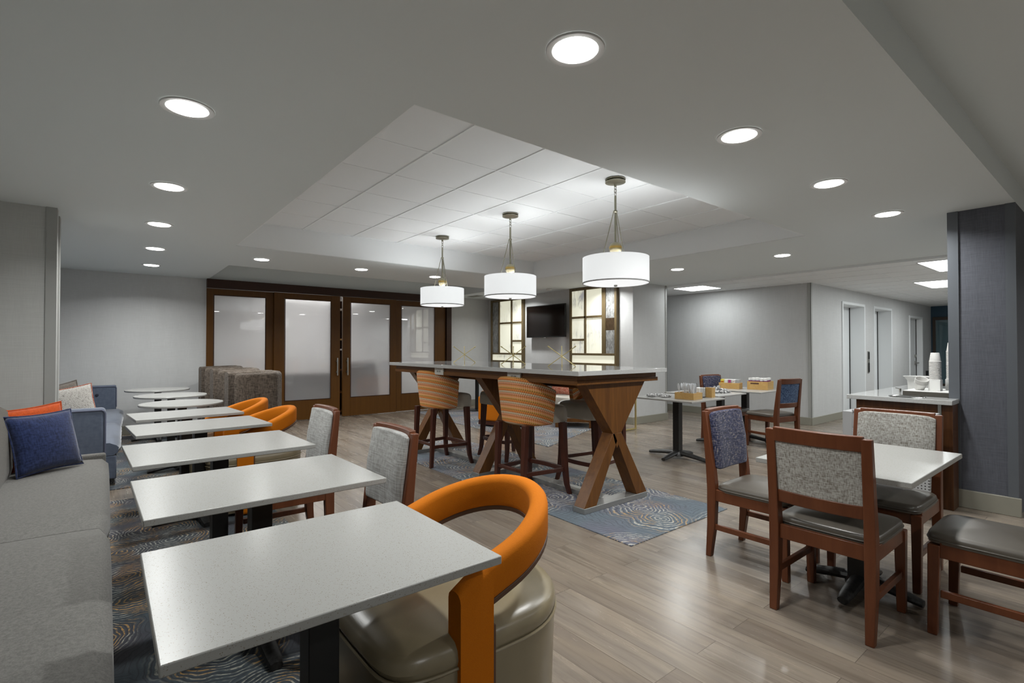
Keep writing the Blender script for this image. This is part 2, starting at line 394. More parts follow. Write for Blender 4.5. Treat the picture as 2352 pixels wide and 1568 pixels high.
# ------------------------------------------------------------------ the room
CE, TR, TL, RC = 2.44, 2.72, 2.41, 2.62
YW, XTV, YEND = 9.6, 7.0, 5.42
struct(G().box(-1.3, 18, -3.2, 13, -.1, 0).put('floor', 'floor', smooth=False))
c = G()
c.box(-1.0, 1.11, .60, 9.7, CE, CE + .4)                    # left of tray
c.box(1.11, 5.50, .60, 2.11, CE, CE + .4)                   # in front of tray
c.box(1.11, 5.50, 6.27, 7.82, CE, CE + .4)                  # behind tray
c.box(5.50, 7.97, .60, 7.82, CE, CE + .4)                   # right of tray
c.box(1.11, 1.30, 7.82, 9.7, CE, CE + .4); c.box(5.95, 7.97, 7.82, 9.7, CE, CE + .4)
struct(c.put('ceiling', 'ceil', smooth=False))
struct(G().box(1.11, 5.50, 2.11, 6.27, TR, TR + .1).put('ceiling', 'tile', smooth=False))
struct(G().box(1.30, 5.95, 7.82, 9.7, 2.80, 2.84).put('ceiling', 'ceil', smooth=False))
struct(G().box(7.97, 17.3, .5, 9.7, TL, TL + .3).put('ceiling', 'tile', smooth=False))
struct(G().box(-1.3, 12, -3.2, .60, RC, RC + .2).put('ceiling', 'ceil', smooth=False))
# white liner of the tray and its grid of tee bars
t = G(); e = .012
t.box(1.11, 1.11 + e, 2.11, 6.27, CE + .004, TR); t.box(5.5 - e, 5.5, 2.11, 6.27, CE + .004, TR)
t.box(1.11 + e, 5.5 - e, 2.11, 2.11 + e, CE + .004, TR); t.box(1.11 + e, 5.5 - e, 6.27 - e, 6.27, CE + .004, TR)
struct(t.put('trim_1', 'tray', smooth=False))
t = G()
x = 1.21
while x < 5.5: t.box(x - .010, x + .010, 2.125, 6.255, TR - .006, TR); x += .605
y = 2.61
while y < 6.25: t.box(1.125, 5.485, y - .006, y + .006, TR - .004, TR); y += .598
struct(t.put('trim_2', M['tray'], smooth=False))
t = G(); x = 8.35
while x < 17: t.box(x - .008, x + .008, .6, 5.4, TL - .004, TL); x += .605
y = 1.20
while y < 5.4: t.box(7.98, 17, y - .008, y + .008, TL - .004, TL); y += .605
struct(t.put('trim_3', M['tray'], smooth=False))
# walls
struct(G().box(-1.0, 1.27, YW, YW + .14, 0, CE).put('wall_back', 'wall', smooth=False))
struct(G().box(1.27, 5.93, YW - .003, YW + .14, 2.435, 2.81).put('wall_back', 'ceil', smooth=False))
struct(G().box(5.93, XTV, YW, YW + .14, 0, CE).put('wall_back', 'wall', smooth=False))
struct(G().box(XTV, 7.97, YEND, 9.74, 0, CE).put('wall_right', 'wall', smooth=False))
struct(G().box(-1.14, -1.0, -3.2, 9.74, 0, CE + .2).put('wall_left', 'wall_l', smooth=False))
struct(G().box(-1.0, -.33, 5.5, 5.93, 0, CE).put('wall_left', 'wall_l', smooth=False))
struct(G().box(-1.3, 9.0, -3.2, -3.05, 0, RC).put('wall_front', 'wall_l', smooth=False))
struct(G().box(8.9, 9.0, -3.05, .5, 0, RC).put('wall_front', 'wall_l', smooth=False))
struct(G().box(5.51, 6.35, .60, 1.0, 0, CE).put('wall_near', 'wall_blue', smooth=False))
struct(G().box(6.35, 17.3, .5, .60, 0, RC).put('wall_near', 'wall', smooth=False))
struct(G().box(9.28, 9.40, 3.786, 9.7, 0, TL).put('wall_far', 'wall', smooth=False))
struct(G().box(7.97, 9.28, 9.55, 9.7, 0, TL).put('wall_far', 'wall', smooth=False))
DY = 3.486
wl = G()
doors = [(10.72, 11.86, 2.13), (12.50, 13.61, 2.13), (15.09, 16.15, 2.04)]
xs = 9.28
for a, b, h in doors:
    wl.box(xs, a - .05, DY, DY + .3, 0, TL); wl.box(a - .05, b + .05, DY, DY + .3, h + .05, TL); xs = b + .05
wl.box(xs, 17.2, DY, DY + .3, 0, TL)
struct(wl.put('wall_side', 'wall', smooth=False))
for i, (a, b, h) in enumerate(doors):
    dp = .25 if i < 2 else .12
    d = bpy.data.objects.new('door_%d' % (i + 1), None); COL.objects.link(d); d.location = (a, DY, 0); struct(d)
    f = G(); wdt = b - a
    f.box(-.05, .0, -.02, .30, 0, h + .05); f.box(wdt, wdt + .05, -.02, .30, 0, h + .05); f.box(0, wdt, -.02, .30, h, h + .05)
    f.put('door_frame', 'dwhite', d, .004)
    G().box(.0, wdt, dp, dp + .04, 0.002, h).put('door_panel', 'dwhite', d)
    if i < 2:
        G().box(wdt / 2 - .004, wdt / 2 + .004, dp - .007, dp, 0, h).put('door_gap', 'darkslot', d)
    g = G().box(wdt - .012, wdt - .001, dp - .015, dp, 0, h - .004); g.put('door_gap', 'darkslot', d)
    if i == 2:
        hd = G(); hd.lathe([(.03, 0), (.03, .02)], 0, 0, 16)
        hh = G(); hh.rect((wdt - .10, dp - .01), .06, .02, .88, .98); hh.tube([(wdt - .10, dp - .01, .93), (wdt - .10, dp - .08, .93), (wdt - .24, dp - .08, .93)], .014); hh.put('door_handle', 'steel', d, .003)
        G().rect((wdt - .10, dp - .015), .06, .03, 1.07, 1.14).put('door_lock', 'steel', d, .01)
# corridor end: navy wall with dark framed glazing
struct(G().box(17.08, 17.2, .6, DY, 0, TL).put('wall_end', 'teal', smooth=False))
wn = bpy.data.objects.new('window_1', None); COL.objects.link(wn); wn.location = (17.06, 2.2, 0); struct(wn)
f = G(); f.box(-.05, 0, 1.18, 1.24, .3, 2.12); f.box(-.05, 0, -1.24, -1.18, .3, 2.12); f.box(-.05, 0, -1.18, 1.18, 2.04, 2.12); f.box(-.05, 0, -1.18, 1.18, .3, .38); f.box(-.05, 0, .50, .54, .38, 2.04)
f.put('window_frame', flat('dark brown frame', (.03, .018, .01, 1), .4), wn)
G().box(-.02, -.01, -1.18, 1.18, .38, 2.04).put('window_pane', 'dglass', wn)
# corner guards and baseboards
def tr(n, g, mat, **k): return struct(g.put('trim_%d' % n, mat, **k))
tr(4, G().box(-.385, -.33, 5.488, 5.5, 0, CE).box(-.33, -.318, 5.488, 5.60, 0, CE), 'guard', smooth=False)
tr(5, G().box(-.33, -.32, 5.82, 5.94, 0, CE), 'guard', smooth=False)
tr(6, G().box(7.93, 7.98, YEND - .008, YEND, 0, CE).box(7.97, 7.978, YEND - .008, YEND + .04, 0, CE), 'guard', smooth=False)
tr(7, G().box(5.498, 5.51, .94, 1.0, .13, CE).box(5.498, 5.56, 1.0, 1.01, .13, CE).box(5.498, 5.51, .60, .66, .13, CE), 'guard_d', smooth=False)
tr(8, G().box(9.268, 9.28, DY - .006, DY + .05, .12, TL).box(9.268, 9.32, DY - .008, DY, .12, TL), 'guard', smooth=False)
def bb(name, g): return struct(g.put(name, 'base', bevel=.004))
bb('baseboard_back', G().box(-1.0, 1.27, YW - .016, YW, 0, .13))
bb('baseboard_back', G().box(5.93, XTV, YW - .016, YW, 0, .13))
bb('baseboard_right', G().box(XTV - .016, XTV, YEND, YW - .016, 0, .13).box(XTV - .016, 7.99, YEND - .018, YEND, 0, .13))
bb('baseboard_far', G().box(9.262, 9.28, DY, 9.5, 0, .13))
bb('baseboard_side', G().box(9.262, 10.66, DY - .018, DY, 0, .13).box(11.92, 12.44, DY - .018, DY, 0, .13).box(13.67, 15.03, DY - .018, DY, 0, .13))
bb('baseboard_near', G().box(5.485, 5.51, .585, 1.012, 0, .145))
bb('baseboard_left', G().box(-.40, -.312, 5.482, 5.488, 0, .13).box(-.318, -.312, 5.488, 5.945, 0, .13))

# ------------------------------------------------------------------ inset carpets
def rug(poly, mat, label, name='carpet'):
    return tag(G().prism(poly, .0005, .006).put(name, mat, smooth=False), label, 'carpet')
rug([(2.70, 2.11), (3.93, 2.11), (3.95, 6.35), (2.78, 6.35)], 'rug_mid', 'blue grey ring patterned carpet inset under the tall white table')
rug([(-.2, -1.0), (1.07, -1.0), (1.07, 5.48), (-.2, 5.48)], 'rug_l', 'dark ring patterned carpet strip beneath the near row of rectangular tables')
rug([(-.2, 5.93), (1.07, 5.93), (1.07, 9.4), (-.2, 9.4)], 'rug_l', 'dark ring patterned carpet strip beneath the round tables beside the blue sofa')
rug([(4.55, 4.9), (6.35, 5.65), (6.9, 8.6), (4.9, 9.3)], 'rug_mid', 'pale blue ring patterned carpet under the lounge seats behind the tall table')

# ------------------------------------------------------------------ sliding frosted glass doors
hdr = tag(G().box(1.27, 5.93, YW - .10, YW - .005, 2.29, 2.437).put('door_header', 'headwood', bevel=.003), 'dark walnut header rail above the frosted glass doors', 'door header')
jb = tag(G().box(5.80, 5.925, YW - .10, YW - .005, 0, 2.288).put('door_jamb', 'headwood', bevel=.003), 'dark walnut jamb at the right end of the frosted doors', 'door jamb')
def sdoor(n, x0, x1, y0, px0, px1, z0, zt, label, hx=None, pz0=.36):
    th = .045; t = thing('sliding_door', label, 'door', (x0, y0, 0)); w_ = x1 - x0; a, b = px0 - x0, px1 - x0
    f = G(); f.box(0, a, 0, th, z0, zt); f.box(b, w_, 0, th, z0, zt); f.box(a, b, 0, th, z0, pz0); f.box(a, b, 0, th, 2.185, zt)
    f.put('door_frame', 'doorwood', t, .003)
    q = G(); e = .012
    q.box(a, a + e, -.004, 0, pz0, 2.185); q.box(b - e, b, -.004, 0, pz0, 2.185); q.box(a + e, b - e, -.004, 0, pz0, pz0 + e); q.box(a + e, b - e, -.004, 0, 2.185 - e, 2.185)
    q.put('glazing_bead', 'headwood', t)
    G().box(a, b, .018, .028, pz0, 2.185).put('glass_pane', 'frost', t, smooth=False)
    if hx is not None:
        h = G(); h.box(hx - x0 - .012, hx - x0 + .012, -.065, -.045, .79, 1.12); h.box(hx - x0 - .012, hx - x0 + .012, -.045, 0, .84, .87); h.box(hx - x0 - .012, hx - x0 + .012, -.045, 0, 1.04, 1.07)
        h.put('handle', 'steel', t, .003)
    return t
sdoor(1, 1.272, 2.30, YW - .05, 1.37, 2.165, .01, 2.285, 'leftmost fixed frosted glass panel in walnut frame, beside the high-back chairs')
sdoor(2, 2.285, 3.45, YW - .105, 2.46, 3.28, .01, 2.285, 'left sliding frosted glass door with its pull at its right edge', 3.385)
sdoor(3, 3.50, 4.60, YW - .105, 3.65, 4.47, .01, 2.285, 'right sliding frosted glass door with its pull at its left edge', 3.58)
sdoor(4, 4.60, 5.795, YW - .05, 4.74, 5.53, .01, 2.285, 'rightmost fixed frosted glass panel in walnut frame, behind the patterned stool')
# the room behind the doors
b = G(); b.box(1.0, 1.1, YW + .14, 12.9, 0, 2.6); b.box(6.4, 6.5, YW + .14, 12.9, 0, 2.6); b.box(1.0, 6.5, 12.8, 12.95, 0, 2.6)
struct(b.put('wall_behind', 'backroom', smooth=False)); struct(G().box(1.0, 6.5, YW + .14, 12.95, 2.6, 2.7).put('ceiling', 'backroom', smooth=False))
for x0, x1, y0, h, lab in ((2.3, 3.6, 10.2, .80, 'brown lounge couch blurred behind the left sliding frosted door'), (3.75, 4.6, 10.3, .98, 'dark armchair blurred behind the right sliding frosted door')):
    t = thing('couch' if x1 - x0 > 1 else 'armchair', lab, 'couch', (x0, y0, 0)); w_ = x1 - x0
    G().dome(0, w_, .1, .8, .02, .42, .03).put('seat', flat('dark brown cloth', (.035, .022, .018, 1), .8), t)
    G().dome(0, w_, 0, .16, .05, h, .02).put('backrest', flat('brown cloth', (.045, .028, .022, 1), .8), t)
bk_ = thing('bookcase', 'dark narrow bookcase glimpsed through the gap between the sliding doors', 'bookcase', (3.60, 10.0, 0))
G().box(-.12, .14, .10, .13, 0, 2.25).box(-.12, -.10, -.14, .10, 0, 2.25).box(.12, .14, -.14, .10, 0, 2.25).put('body', 'headwood', bk_)
for z in (.05, .42, .86, 1.26, 1.46, 2.05): G().box(-.10, .12, -.14, .10, z, z + .03).put('shelf', 'paper' if z in (1.26, 2.05) else 'bamboo' if z == 1.46 else 'tablewood', bk_)
L = bpy.data.lights.new('back_room_fill', 'AREA'); L.energy = 130; L.size = 2.0; L.color = (1, .97, .93)  # unseen area light added to brighten the frosted panes from behind
lo = bpy.data.objects.new('back_room_fill', L); COL.objects.link(lo); lo.location = (3.7, 11.2, 2.55)

# ------------------------------------------------------------------ television and backlit art panels on the right wall
tv = thing('television', 'black flat television on the grey wall between the two backlit panels', 'television', (XTV, 7.49, 1.845))
tvv = G().box(-.135, -.10, -.57, .57, -.325, .325); tvv.put('bezel', 'tvb', tv, .004)
G().box(-.1375, -.135, -.555, .555, -.30, .31).put('screen', 'tv', tv)
G().box(-.10, -.002, -.2, .2, -.15, .15).put('wall_bracket', 'black', tv)
G().box(-.14, -.11, -.03, .03, -.338, -.325).put('logo_badge', 'chrome', tv)
tv.rotation_euler = (0, 0, 0)
def artpanel(label, y0, y1, z0, z1, cells, bars, side):
    t = thing('art_panel', label, 'art panel', (XTV, y0, 0))
    D = .07; f = G(); W_ = y1 - y0; fw = .05
    f.box(-D, 0, 0, fw, z0, z1); f.box(-D, 0, W_ - fw, W_, z0, z1); f.box(-D, 0, fw, W_ - fw, z0, z0 + fw); f.box(-D, 0, fw, W_ - fw, z1 - fw, z1)
    for (a, b, c_, d_) in bars: f.box(-D, -.005, a, b, c_, d_)
    f.put('frame', 'framew', t, .003)
    for i, (a, b, c_, d_, m) in enumerate(cells):
        mat = m_backlit('backlit art glass %s %d' % (side, i), i * 1.37 + len(side)) if m == 'L' else M[m]
        G().box(-.045, -.03, a, b, c_, d_).put('panel', mat, t, smooth=False)
    return t
bw = .045
# right panel: local y grows away from the camera (left in the photo)
artpanel('tall backlit glass art panel right of the television', 5.72, 6.87, .98, 2.436,
    [(.05, 1.10, 1.03, 1.17, 'L'), (.05, .26, 1.84, 2.39, 'fauxstone'), (.05, .26, 1.62, 1.84, 'fauxdark'), (.05, .26, 1.21, 1.62, 'fauxstone'),
     (.34, .73, 1.90, 2.39, 'L'), (.77, 1.10, 1.90, 2.39, 'L'), (.34, .73, 1.21, 1.86, 'L'), (.77, 1.10, 1.48, 1.86, 'L'), (.77, 1.10, 1.21, 1.44, 'L')],
    [(.05, 1.10, 1.17, 1.21), (.26, .34, 1.21, 2.39), (.73, .77, 1.21, 2.39), (.34, 1.10, 1.86, 1.90), (.77, 1.10, 1.44, 1.48)], 'right')
artpanel('narrower looking backlit glass art panel left of the television', 8.26, 9.42, .98, 2.40,
    [(.05, 1.11, 1.03, 1.16, 'L'), (.87, 1.11, 1.20, 2.35, 'fauxstone'), (.05, .38, 1.88, 2.35, 'L'), (.42, .83, 1.88, 2.35, 'L'), (.42, .83, 1.20, 1.84, 'L'), (.05, .38, 1.48, 1.84, 'L'), (.05, .38, 1.20, 1.44, 'L')],
    [(.05, 1.11, 1.16, 1.20), (.83, .87, 1.20, 2.35), (.38, .42, 1.20, 2.35), (.05, .83, 1.84, 1.88), (.05, .38, 1.44, 1.48)], 'left')
tag(G().box(6.20, 6.36, 8.92, 9.30, CE - .008, CE - .001).put('ceiling_vent', flat('vent grille grey', (.25, .25, .22, 1), .5), bevel=.002), 'small grey ceiling vent grille beside the left art panel', 'vent')
sd = thing('smoke_detector', 'small white smoke detector on the ceiling above the television', 'smoke detector', (6.60, 7.09, CE))
G().lathe([(.055, -.001), (.06, -.015), (.045, -.035), (.02, -.04)]).put('housing', 'ringw', sd)

# ------------------------------------------------------------------ lamps
def downlight(x, y, z=CE, label=None, w_=DOWN_W, proto=[None], seen=True):
    if not proto[0]:
        t = thing('recessed_downlight', '', 'ceiling light', (x, y, z))
        G().lathe([(.112, -.001), (.110, -.008), (.088, -.006), (.084, -.001)], n=36, caps=False).put('trim_ring', 'ringw', t)
        G().lathe([(.087, -.0015), (.080, -.009), (.055, -.013), (.002, -.015)], n=36).put('lens', 'lens', t)
        L = bpy.data.lights.new('downlight_bulb', 'AREA'); L.shape = 'DISK'; L.size = .16; L.energy = w_; L.color = (.985, 1, .985); L.spread = R(150)
        o = bpy.data.objects.new('bulb', L); COL.objects.link(o); o.parent = t; o.location = (0, 0, -.022)
        proto[0] = t
    else: t = dup(proto[0], None, (x, y, z))
    t['label'] = label; t['group'] = 'recessed downlights'
    return t
DL = [(1.38, 1.335, 'largest recessed downlight, at the top centre in front of the tray'), (.29, 2.81, 'nearest recessed downlight of the left row, above the second table'),
      (.335, 4.265, 'second nearest recessed downlight of the left row'), (.37, 5.615, 'middle recessed downlight of the left row'),
      (.425, 7.02, 'fourth recessed downlight of the left row, above the round tables'), (.47, 8.45, 'farthest recessed downlight of the left row, close to the back wall'),
      (1.54, 7.03, 'recessed downlight in front of the left frosted doors, right of the tray corner'), (2.855, 7.02, 'recessed downlight in front of the middle frosted doors'),
      (4.063, 7.015, 'recessed downlight partly behind the farthest pendant'), (2.625, 1.332, 'nearest recessed downlight of the right row'),
      (3.873, 1.335, 'second recessed downlight of the right row toward the blue column'), (5.141, 1.33, 'recessed downlight closest to the blue column'),
      (6.433, 2.733, 'recessed downlight between the tray and the tiled corridor ceiling, nearer one'), (6.397, 4.164, 'recessed downlight between the tray and the square light panel, farther one')]
for x, y, l in DL: downlight(x, y, CE, l)
downlight(6.45, 8.09, CE, 'added recessed downlight by the left art panel, hidden behind the middle pendant')  # this lamp and the next are added to brighten the dark television wall
downlight(6.56, 5.86, CE, 'added recessed downlight by the right art panel, hidden behind the nearest pendant')
for i, (x, y) in enumerate(((.30, -1.6), (2.6, -1.6), (5.0, -1.6), (7.3, -1.2))): downlight(x, y, RC, 'added recessed downlight in the raised ceiling behind the viewer, out of view')  # unseen lamps put in behind the camera for their light
def pendant(y, label, proto=[None]):
    if proto[0]: return dup(proto[0], None, (3.31, y, TR), 0, label)
    t = thing('pendant_lamp', label, 'pendant lamp', (3.31, y, TR), 0, 'drum pendants above the tall table')
    G().lathe([(.07, -.004), (.084, -.006), (.084, -.012), (.064, -.015), (.064, -.022), (.084, -.026), (.084, -.032), (.05, -.038), (.012, -.044), (.01, -.066)], n=32).put('canopy', 'nickel', t)
    ch = G()
    for k in range(3):
        a = k * PI / 2
        ch.tube([(math.cos(a) * .011 * math.cos(u), math.sin(a) * .011 * math.cos(u), -.075 - k * .026 + .019 * math.sin(u)) for u in [2 * PI * i / 12 for i in range(12)]], .0028, 6, True)
    ch.put('chain', 'nickel', t)
    G().lathe([(.009, -.143), (.0095, -.16), (.009, -.53)], n=12).put('stem', 'nickel', t)
    G().lathe([(.010, -.262), (.017, -.268), (.017, -.278), (.010, -.284)], n=16).put('collar', 'nickel', t)
    bl = NT('brass and pearl ball'); s = bl.n('ShaderNodeSeparateXYZ', {0: bl.n('ShaderNodeTexCoord').outputs['Object']})
    bl.set(Base_Color=bl.ramp(bl.n('ShaderNodeMapRange', {0: s.outputs[2], 1: -.64, 2: -.53}), [(.0, (.16, .15, .11)), (.45, (.2, .17, .1)), (.58, (.42, .26, .05)), (.75, (.30, .28, .2))]), Roughness=.38, Metallic=.8)
    G().lathe([(.053 * math.sin(PI * i / 16) + .0005, -.583 + .053 * math.cos(PI * i / 16)) for i in range(17)], n=28).put('ball', bl.m, t)
    for k in range(3):
        a = R(20 + 120 * k)
        G().tube([(.014 * math.cos(a), .014 * math.sin(a), -.272), (.112 * math.cos(a), .112 * math.sin(a), -.672)], .0038, 6).put('suspension_rod', 'nickel', t)
    sh = G(); n = 64
    sh.lathe([(.273, -.872), (.273, -.662), (.270, -.662), (.270, -.872), (.273, -.872)], n=n, caps=False); sh.put('shade', 'shade', t)
    G().lathe([(.2745, -.878), (.2745, -.868), (.268, -.868), (.268, -.878), (.2745, -.878)], n=n, caps=False).put('shade_rim', flat('grey binding', (.42, .42, .42, 1), .6) if 'grey binding' not in bpy.data.materials else bpy.data.materials['grey binding'], t)
    G().lathe([(.267, -.872), (.26, -.876), (.02, -.888)], n=n).put('diffuser', 'diff', t)
    G().lathe([(.013, -.886), (.015, -.892), (.013, -.902), (.004, -.904)], n=16).put('finial', 'steel', t)
    sp = G()
    for k in range(3):
        a = R(20 + 120 * k); sp.tube([(.0, .0, -.672), (.27 * math.cos(a), .27 * math.sin(a), -.672)], .003, 6)
    sp.tube([(0, 0, -.634), (0, 0, -.888)], .006, 8); sp.put('spider', 'nickel', t)
    L = bpy.data.lights.new('pendant_bulb', 'POINT'); L.energy = PEND_W; L.shadow_soft_size = .05; L.color = (.98, 1, 1)
    o = bpy.data.objects.new('bulb', L); COL.objects.link(o); o.parent = t; o.location = (.06, 0, -.80)
    proto[0] = t; return t
pendant(2.74, 'nearest and largest looking white drum pendant above the tall table')
pendant(4.15, 'middle white drum pendant above the tall table')
pendant(5.53, 'farthest white drum pendant above the tall table')
for (x, y, sx, sy, lab) in ((8.50, 5.12, .60, .58, 'square lit ceiling panel above the bamboo box tables'), (8.75, 1.52, 1.15, .55, 'nearer lit panel in the corridor ceiling by the blue column'),
                            (11.2, 2.08, 1.2, .6, 'farther lit panel in the corridor ceiling by the blue column'), (13.75, 2.1, 1.1, .6, 'sliver of lit panel deepest in the corridor ceiling')):
    t = thing('ceiling_panel_light', lab, 'ceiling light', (x, y, TL), 0, 'lit panels in the tiled ceiling')
    f = G(); f.box(-sx / 2 - .02, sx / 2 + .02, -sy / 2 - .02, sy / 2 + .02, -.006, -.001); f.put('frame', 'ringw', t)
    G().box(-sx / 2, sx / 2, -sy / 2, sy / 2, -.009, -.006).put('diffuser', 'panel', t, smooth=False)
    L = bpy.data.lights.new('panel_bulb', 'AREA'); L.shape = 'RECTANGLE'; L.size = sx; L.size_y = sy; L.energy = 10.0 if sx < .7 else PANEL_W * .95; L.color = (.95, 1, 1)
    o = bpy.data.objects.new('bulb', L); COL.objects.link(o); o.parent = t; o.location = (0, 0, -.015)

# ------------------------------------------------------------------ pedestal tables
TH = .72
def spider_base(t, h, ax=.36, ay=.36, r=.042, sq=True, two=None):
    posts = two or [(0, 0)]
    for (px, py) in posts:
        f = G()
        f.lathe([(.075, .03), (.07, .06), (.05, .085), (.05, .10)], px, py, 20)
        f.put('foot_hub', 'iron', t)
        for dx, dy, ln in ((1, 0, ax), (-1, 0, ax), (0, 1, ay), (0, -1, ay)):
            if ln <= 0: continue
            q = G(); P = [(.04, .064, .036), (ln * .45, .052, .034), (ln * .85, .032, .030), (ln, .022, .024)]
            rings = []
            for d_, z_, rr in P:
                n = 10; rings.append([(px + dx * d_ + (-dy) * rr * math.cos(2 * PI * k / n) * 1.1, py + dy * d_ + dx * rr * math.cos(2 * PI * k / n) * 1.1, max(.002, z_ + rr * .75 * math.sin(2 * PI * k / n))) for k in range(n)])
            q.loft(rings); q.put('foot', 'iron', t)
        if sq: G().rect((px, py), r * 2, r * 2, .07, h - .012).put('column', 'black', t, .003)
        else: G().cyl((px, py), r, .07, h - .012).put('column', 'black', t)
        G().rect((px, py), .30, .30, h - .012, h - .001).put('mounting_plate', 'black', t, .003)
def rtable(x0, x1, y0, y1, label, rot=0.0, th=.024, h=TH, mat='quartz', group='rectangular white tables along the grey sofa', off=(0, 0), two=None, ax=.3, ay=.27, rr=.042):
    cx, cy = (x0 + x1) / 2, (y0 + y1) / 2; sx, sy = x1 - x0, y1 - y0
    t = thing('pedestal_table', label, 'table', (cx, cy, 0), rot, group)
    G().box(-sx / 2, sx / 2, -sy / 2, sy / 2, h - th, h).put('tabletop', mat, t, .003)
    spider_base(t, h - th, ax, ay, two=two or [off], r=rr); return t
rtable(.08, .875, 1.135, 1.795, 'nearest rectangular speckled white table, with the big orange chair')
rtable(.094, .985, 2.13, 2.80, 'second nearest rectangular white table of the row along the grey sofa', R(1.3))
rtable(.09, .985, 3.13, 3.845, 'middle rectangular white table of the five along the grey sofa', R(2.2))
rtable(.135, .995, 4.22, 4.83, 'fourth rectangular white table of the row, before an orange tub chair', R(4.0))
rtable(.165, .97, 5.13, 5.70, 'farthest rectangular white table of the row, next to the round tables', R(5.0))
def round_table(x, y, r, label):
    t = thing('round_table', label, 'table', (x, y, 0), 0, 'round white tables beside the blue sofa')
    G().lathe([(r - .004, TH - .022), (r, TH - .018), (r, TH - .004), (r - .004, TH)], n=56).put('tabletop', 'quartz', t)
    spider_base(t, TH - .022, .3, .3, .04); return t
round_table(.64, 6.46, .385, 'nearest round white table, just beyond the rectangular ones')
round_table(.64, 7.62, .385, 'middle round white table beside the blue sofa')
round_table(.58, 8.80, .385, 'farthest round white table by the back wall')
rtable(2.72, 3.70, .625, 1.30, 'white table at right between the wooden chairs, near the blue column', th=.026, group='four-chair table', off=(-.01, 0), ax=.27, ay=.27, rr=.05)
rtable(4.95, 5.66, 3.05, 3.87, 'white breakfast table with a cutlery box and napkins, nearest of three', th=.018, group='breakfast supply tables', rr=.04, ax=.29, ay=.39)
rtable(5.80, 6.50, 3.22, 3.98, 'middle white breakfast table holding a heap of silvery wrappers', th=.018, group='breakfast supply tables', rr=.04, ax=.29, ay=.35, off=(.30, -.05))
rtable(6.72, 7.50, 3.14, 3.94, 'farthest white breakfast table carrying two bamboo boxes', th=.018, group='breakfast supply tables', rr=.04, ax=.25, ay=.35)

# ------------------------------------------------------------------ tall communal table
TT = 1.13
tt = thing('communal_table', 'tall white quartz communal table on walnut X legs', 'table', (3.31, 4.245, 0))
hx, hy = .5625, 1.615
G().box(-hx, hx, -hy, hy, TT - .036, TT).put('tabletop', 'quartz2', tt, .002)
ap = G(); a, b_ = hx - .05, hy - .06
for z0, z1, k in ((TT - .112, TT - .078, 0.0), (TT - .078, TT - .037, .012)):
    ap.box(-a + k, a - k, -b_ + k, -b_ + .03 + k, z0, z1); ap.box(-a + k, a - k, b_ - .03 - k, b_ - k, z0, z1)
    ap.box(-a + k, -a + .03 + k, -b_ + .03 + k, b_ - .03 - k, z0, z1); ap.box(a - .03 - k, a - k, -b_ + .03 + k, b_ - .03 - k, z0, z1)
ap.put('apron', 'tablewood_y', tt, .002)
G().box(-.16, .16, -b_ + .08, b_ - .08, TT - .17, TT - .04).put('under_beam', 'tablewood_y', tt, .002)
for yy in (-.79, .49):
    ob = G().box(-a - .006, -a + .012, yy - .09, yy + .09, TT - .113, TT - .038).put('outlet_box', 'outletw', tt, .003)
    sl = G()
    for k in (-.03, -.012, .012, .03): sl.box(-a - .008, -a - .005, yy + k - .0025, yy + k + .0025, TT - .085, TT - .065)
    sl.put('socket_slots', 'black', ob)
for yy in (-1.46, -.03, 1.40):
    tr_ = G(); w2 = .12; zc = .60
    # upper V board, lower X legs, one shape per trestle
    tr_.extr([(-.375, TT - .113), (.375, TT - .113), (.055, zc), (-.055, zc)], 'Y', yy - .057, yy + .057)
    tr_.extr([(-.055, zc), (.055, zc), (.032, zc - .07), (0, zc - .125), (-.032, zc - .07)], 'Y', yy - .057, yy + .057)
    tr_.put('trestle_board', 'tablewood', tt, .002)
    for s_ in (-1, 1):
        lg = G().extr([(s_ * .055, zc + .02), (s_ * -.05, zc), (s_ * .24, .05), (s_ * .40, .05)][::s_] if False else [(s_ * .055, zc), (s_ * -.035, zc), (s_ * .255, .05), (s_ * .395, .05)], 'Y', yy - .058 - .001 * s_, yy + .058 + .001 * s_)
        lg.put('leg', 'tablewood', tt, .002)
    G().box(-.40, .40, yy - .062, yy + .062, .006, .05).put('base_bar', 'silver', tt, .003)
for y0, y1 in ((-1.398, -.092), (.032, 1.338)): G().box(-.055, .055, y0, y1, .006, .05).put('base_rail', 'silver', tt, .003)

def jack(y, label, rz):
    t = thing('brass_jack', label, 'table ornament', (3.31, y, TT), rz, 'brass jacks on the tall table')
    h = .095
    for k in range(3):
        a = 2 * PI * k / 3; dx, dy = math.cos(a) * .15, math.sin(a) * .15
        p, q = Vector((dx, dy, .004)), Vector((-dx, -dy, .004 + 2 * h))
        g = G().tube([p + (q - p) * u for u in (0, .04, .08, .92, .96, 1)], .004, 8, rr=[.004, .0065, .004, .004, .0065, .004]); g.put('rod', 'brass', t)
    G().lathe([(.001, h - .006), (.008, h), (.001, h + .006)], n=12).put('joint', 'brass', t)
    return t
jack(3.38, 'thin brass jack ornament nearest on the tall table', R(226)); jack(4.10, 'middle thin brass jack ornament on the tall table', R(231)); jack(5.02, 'farthest thin brass jack ornament on the tall table', R(237))

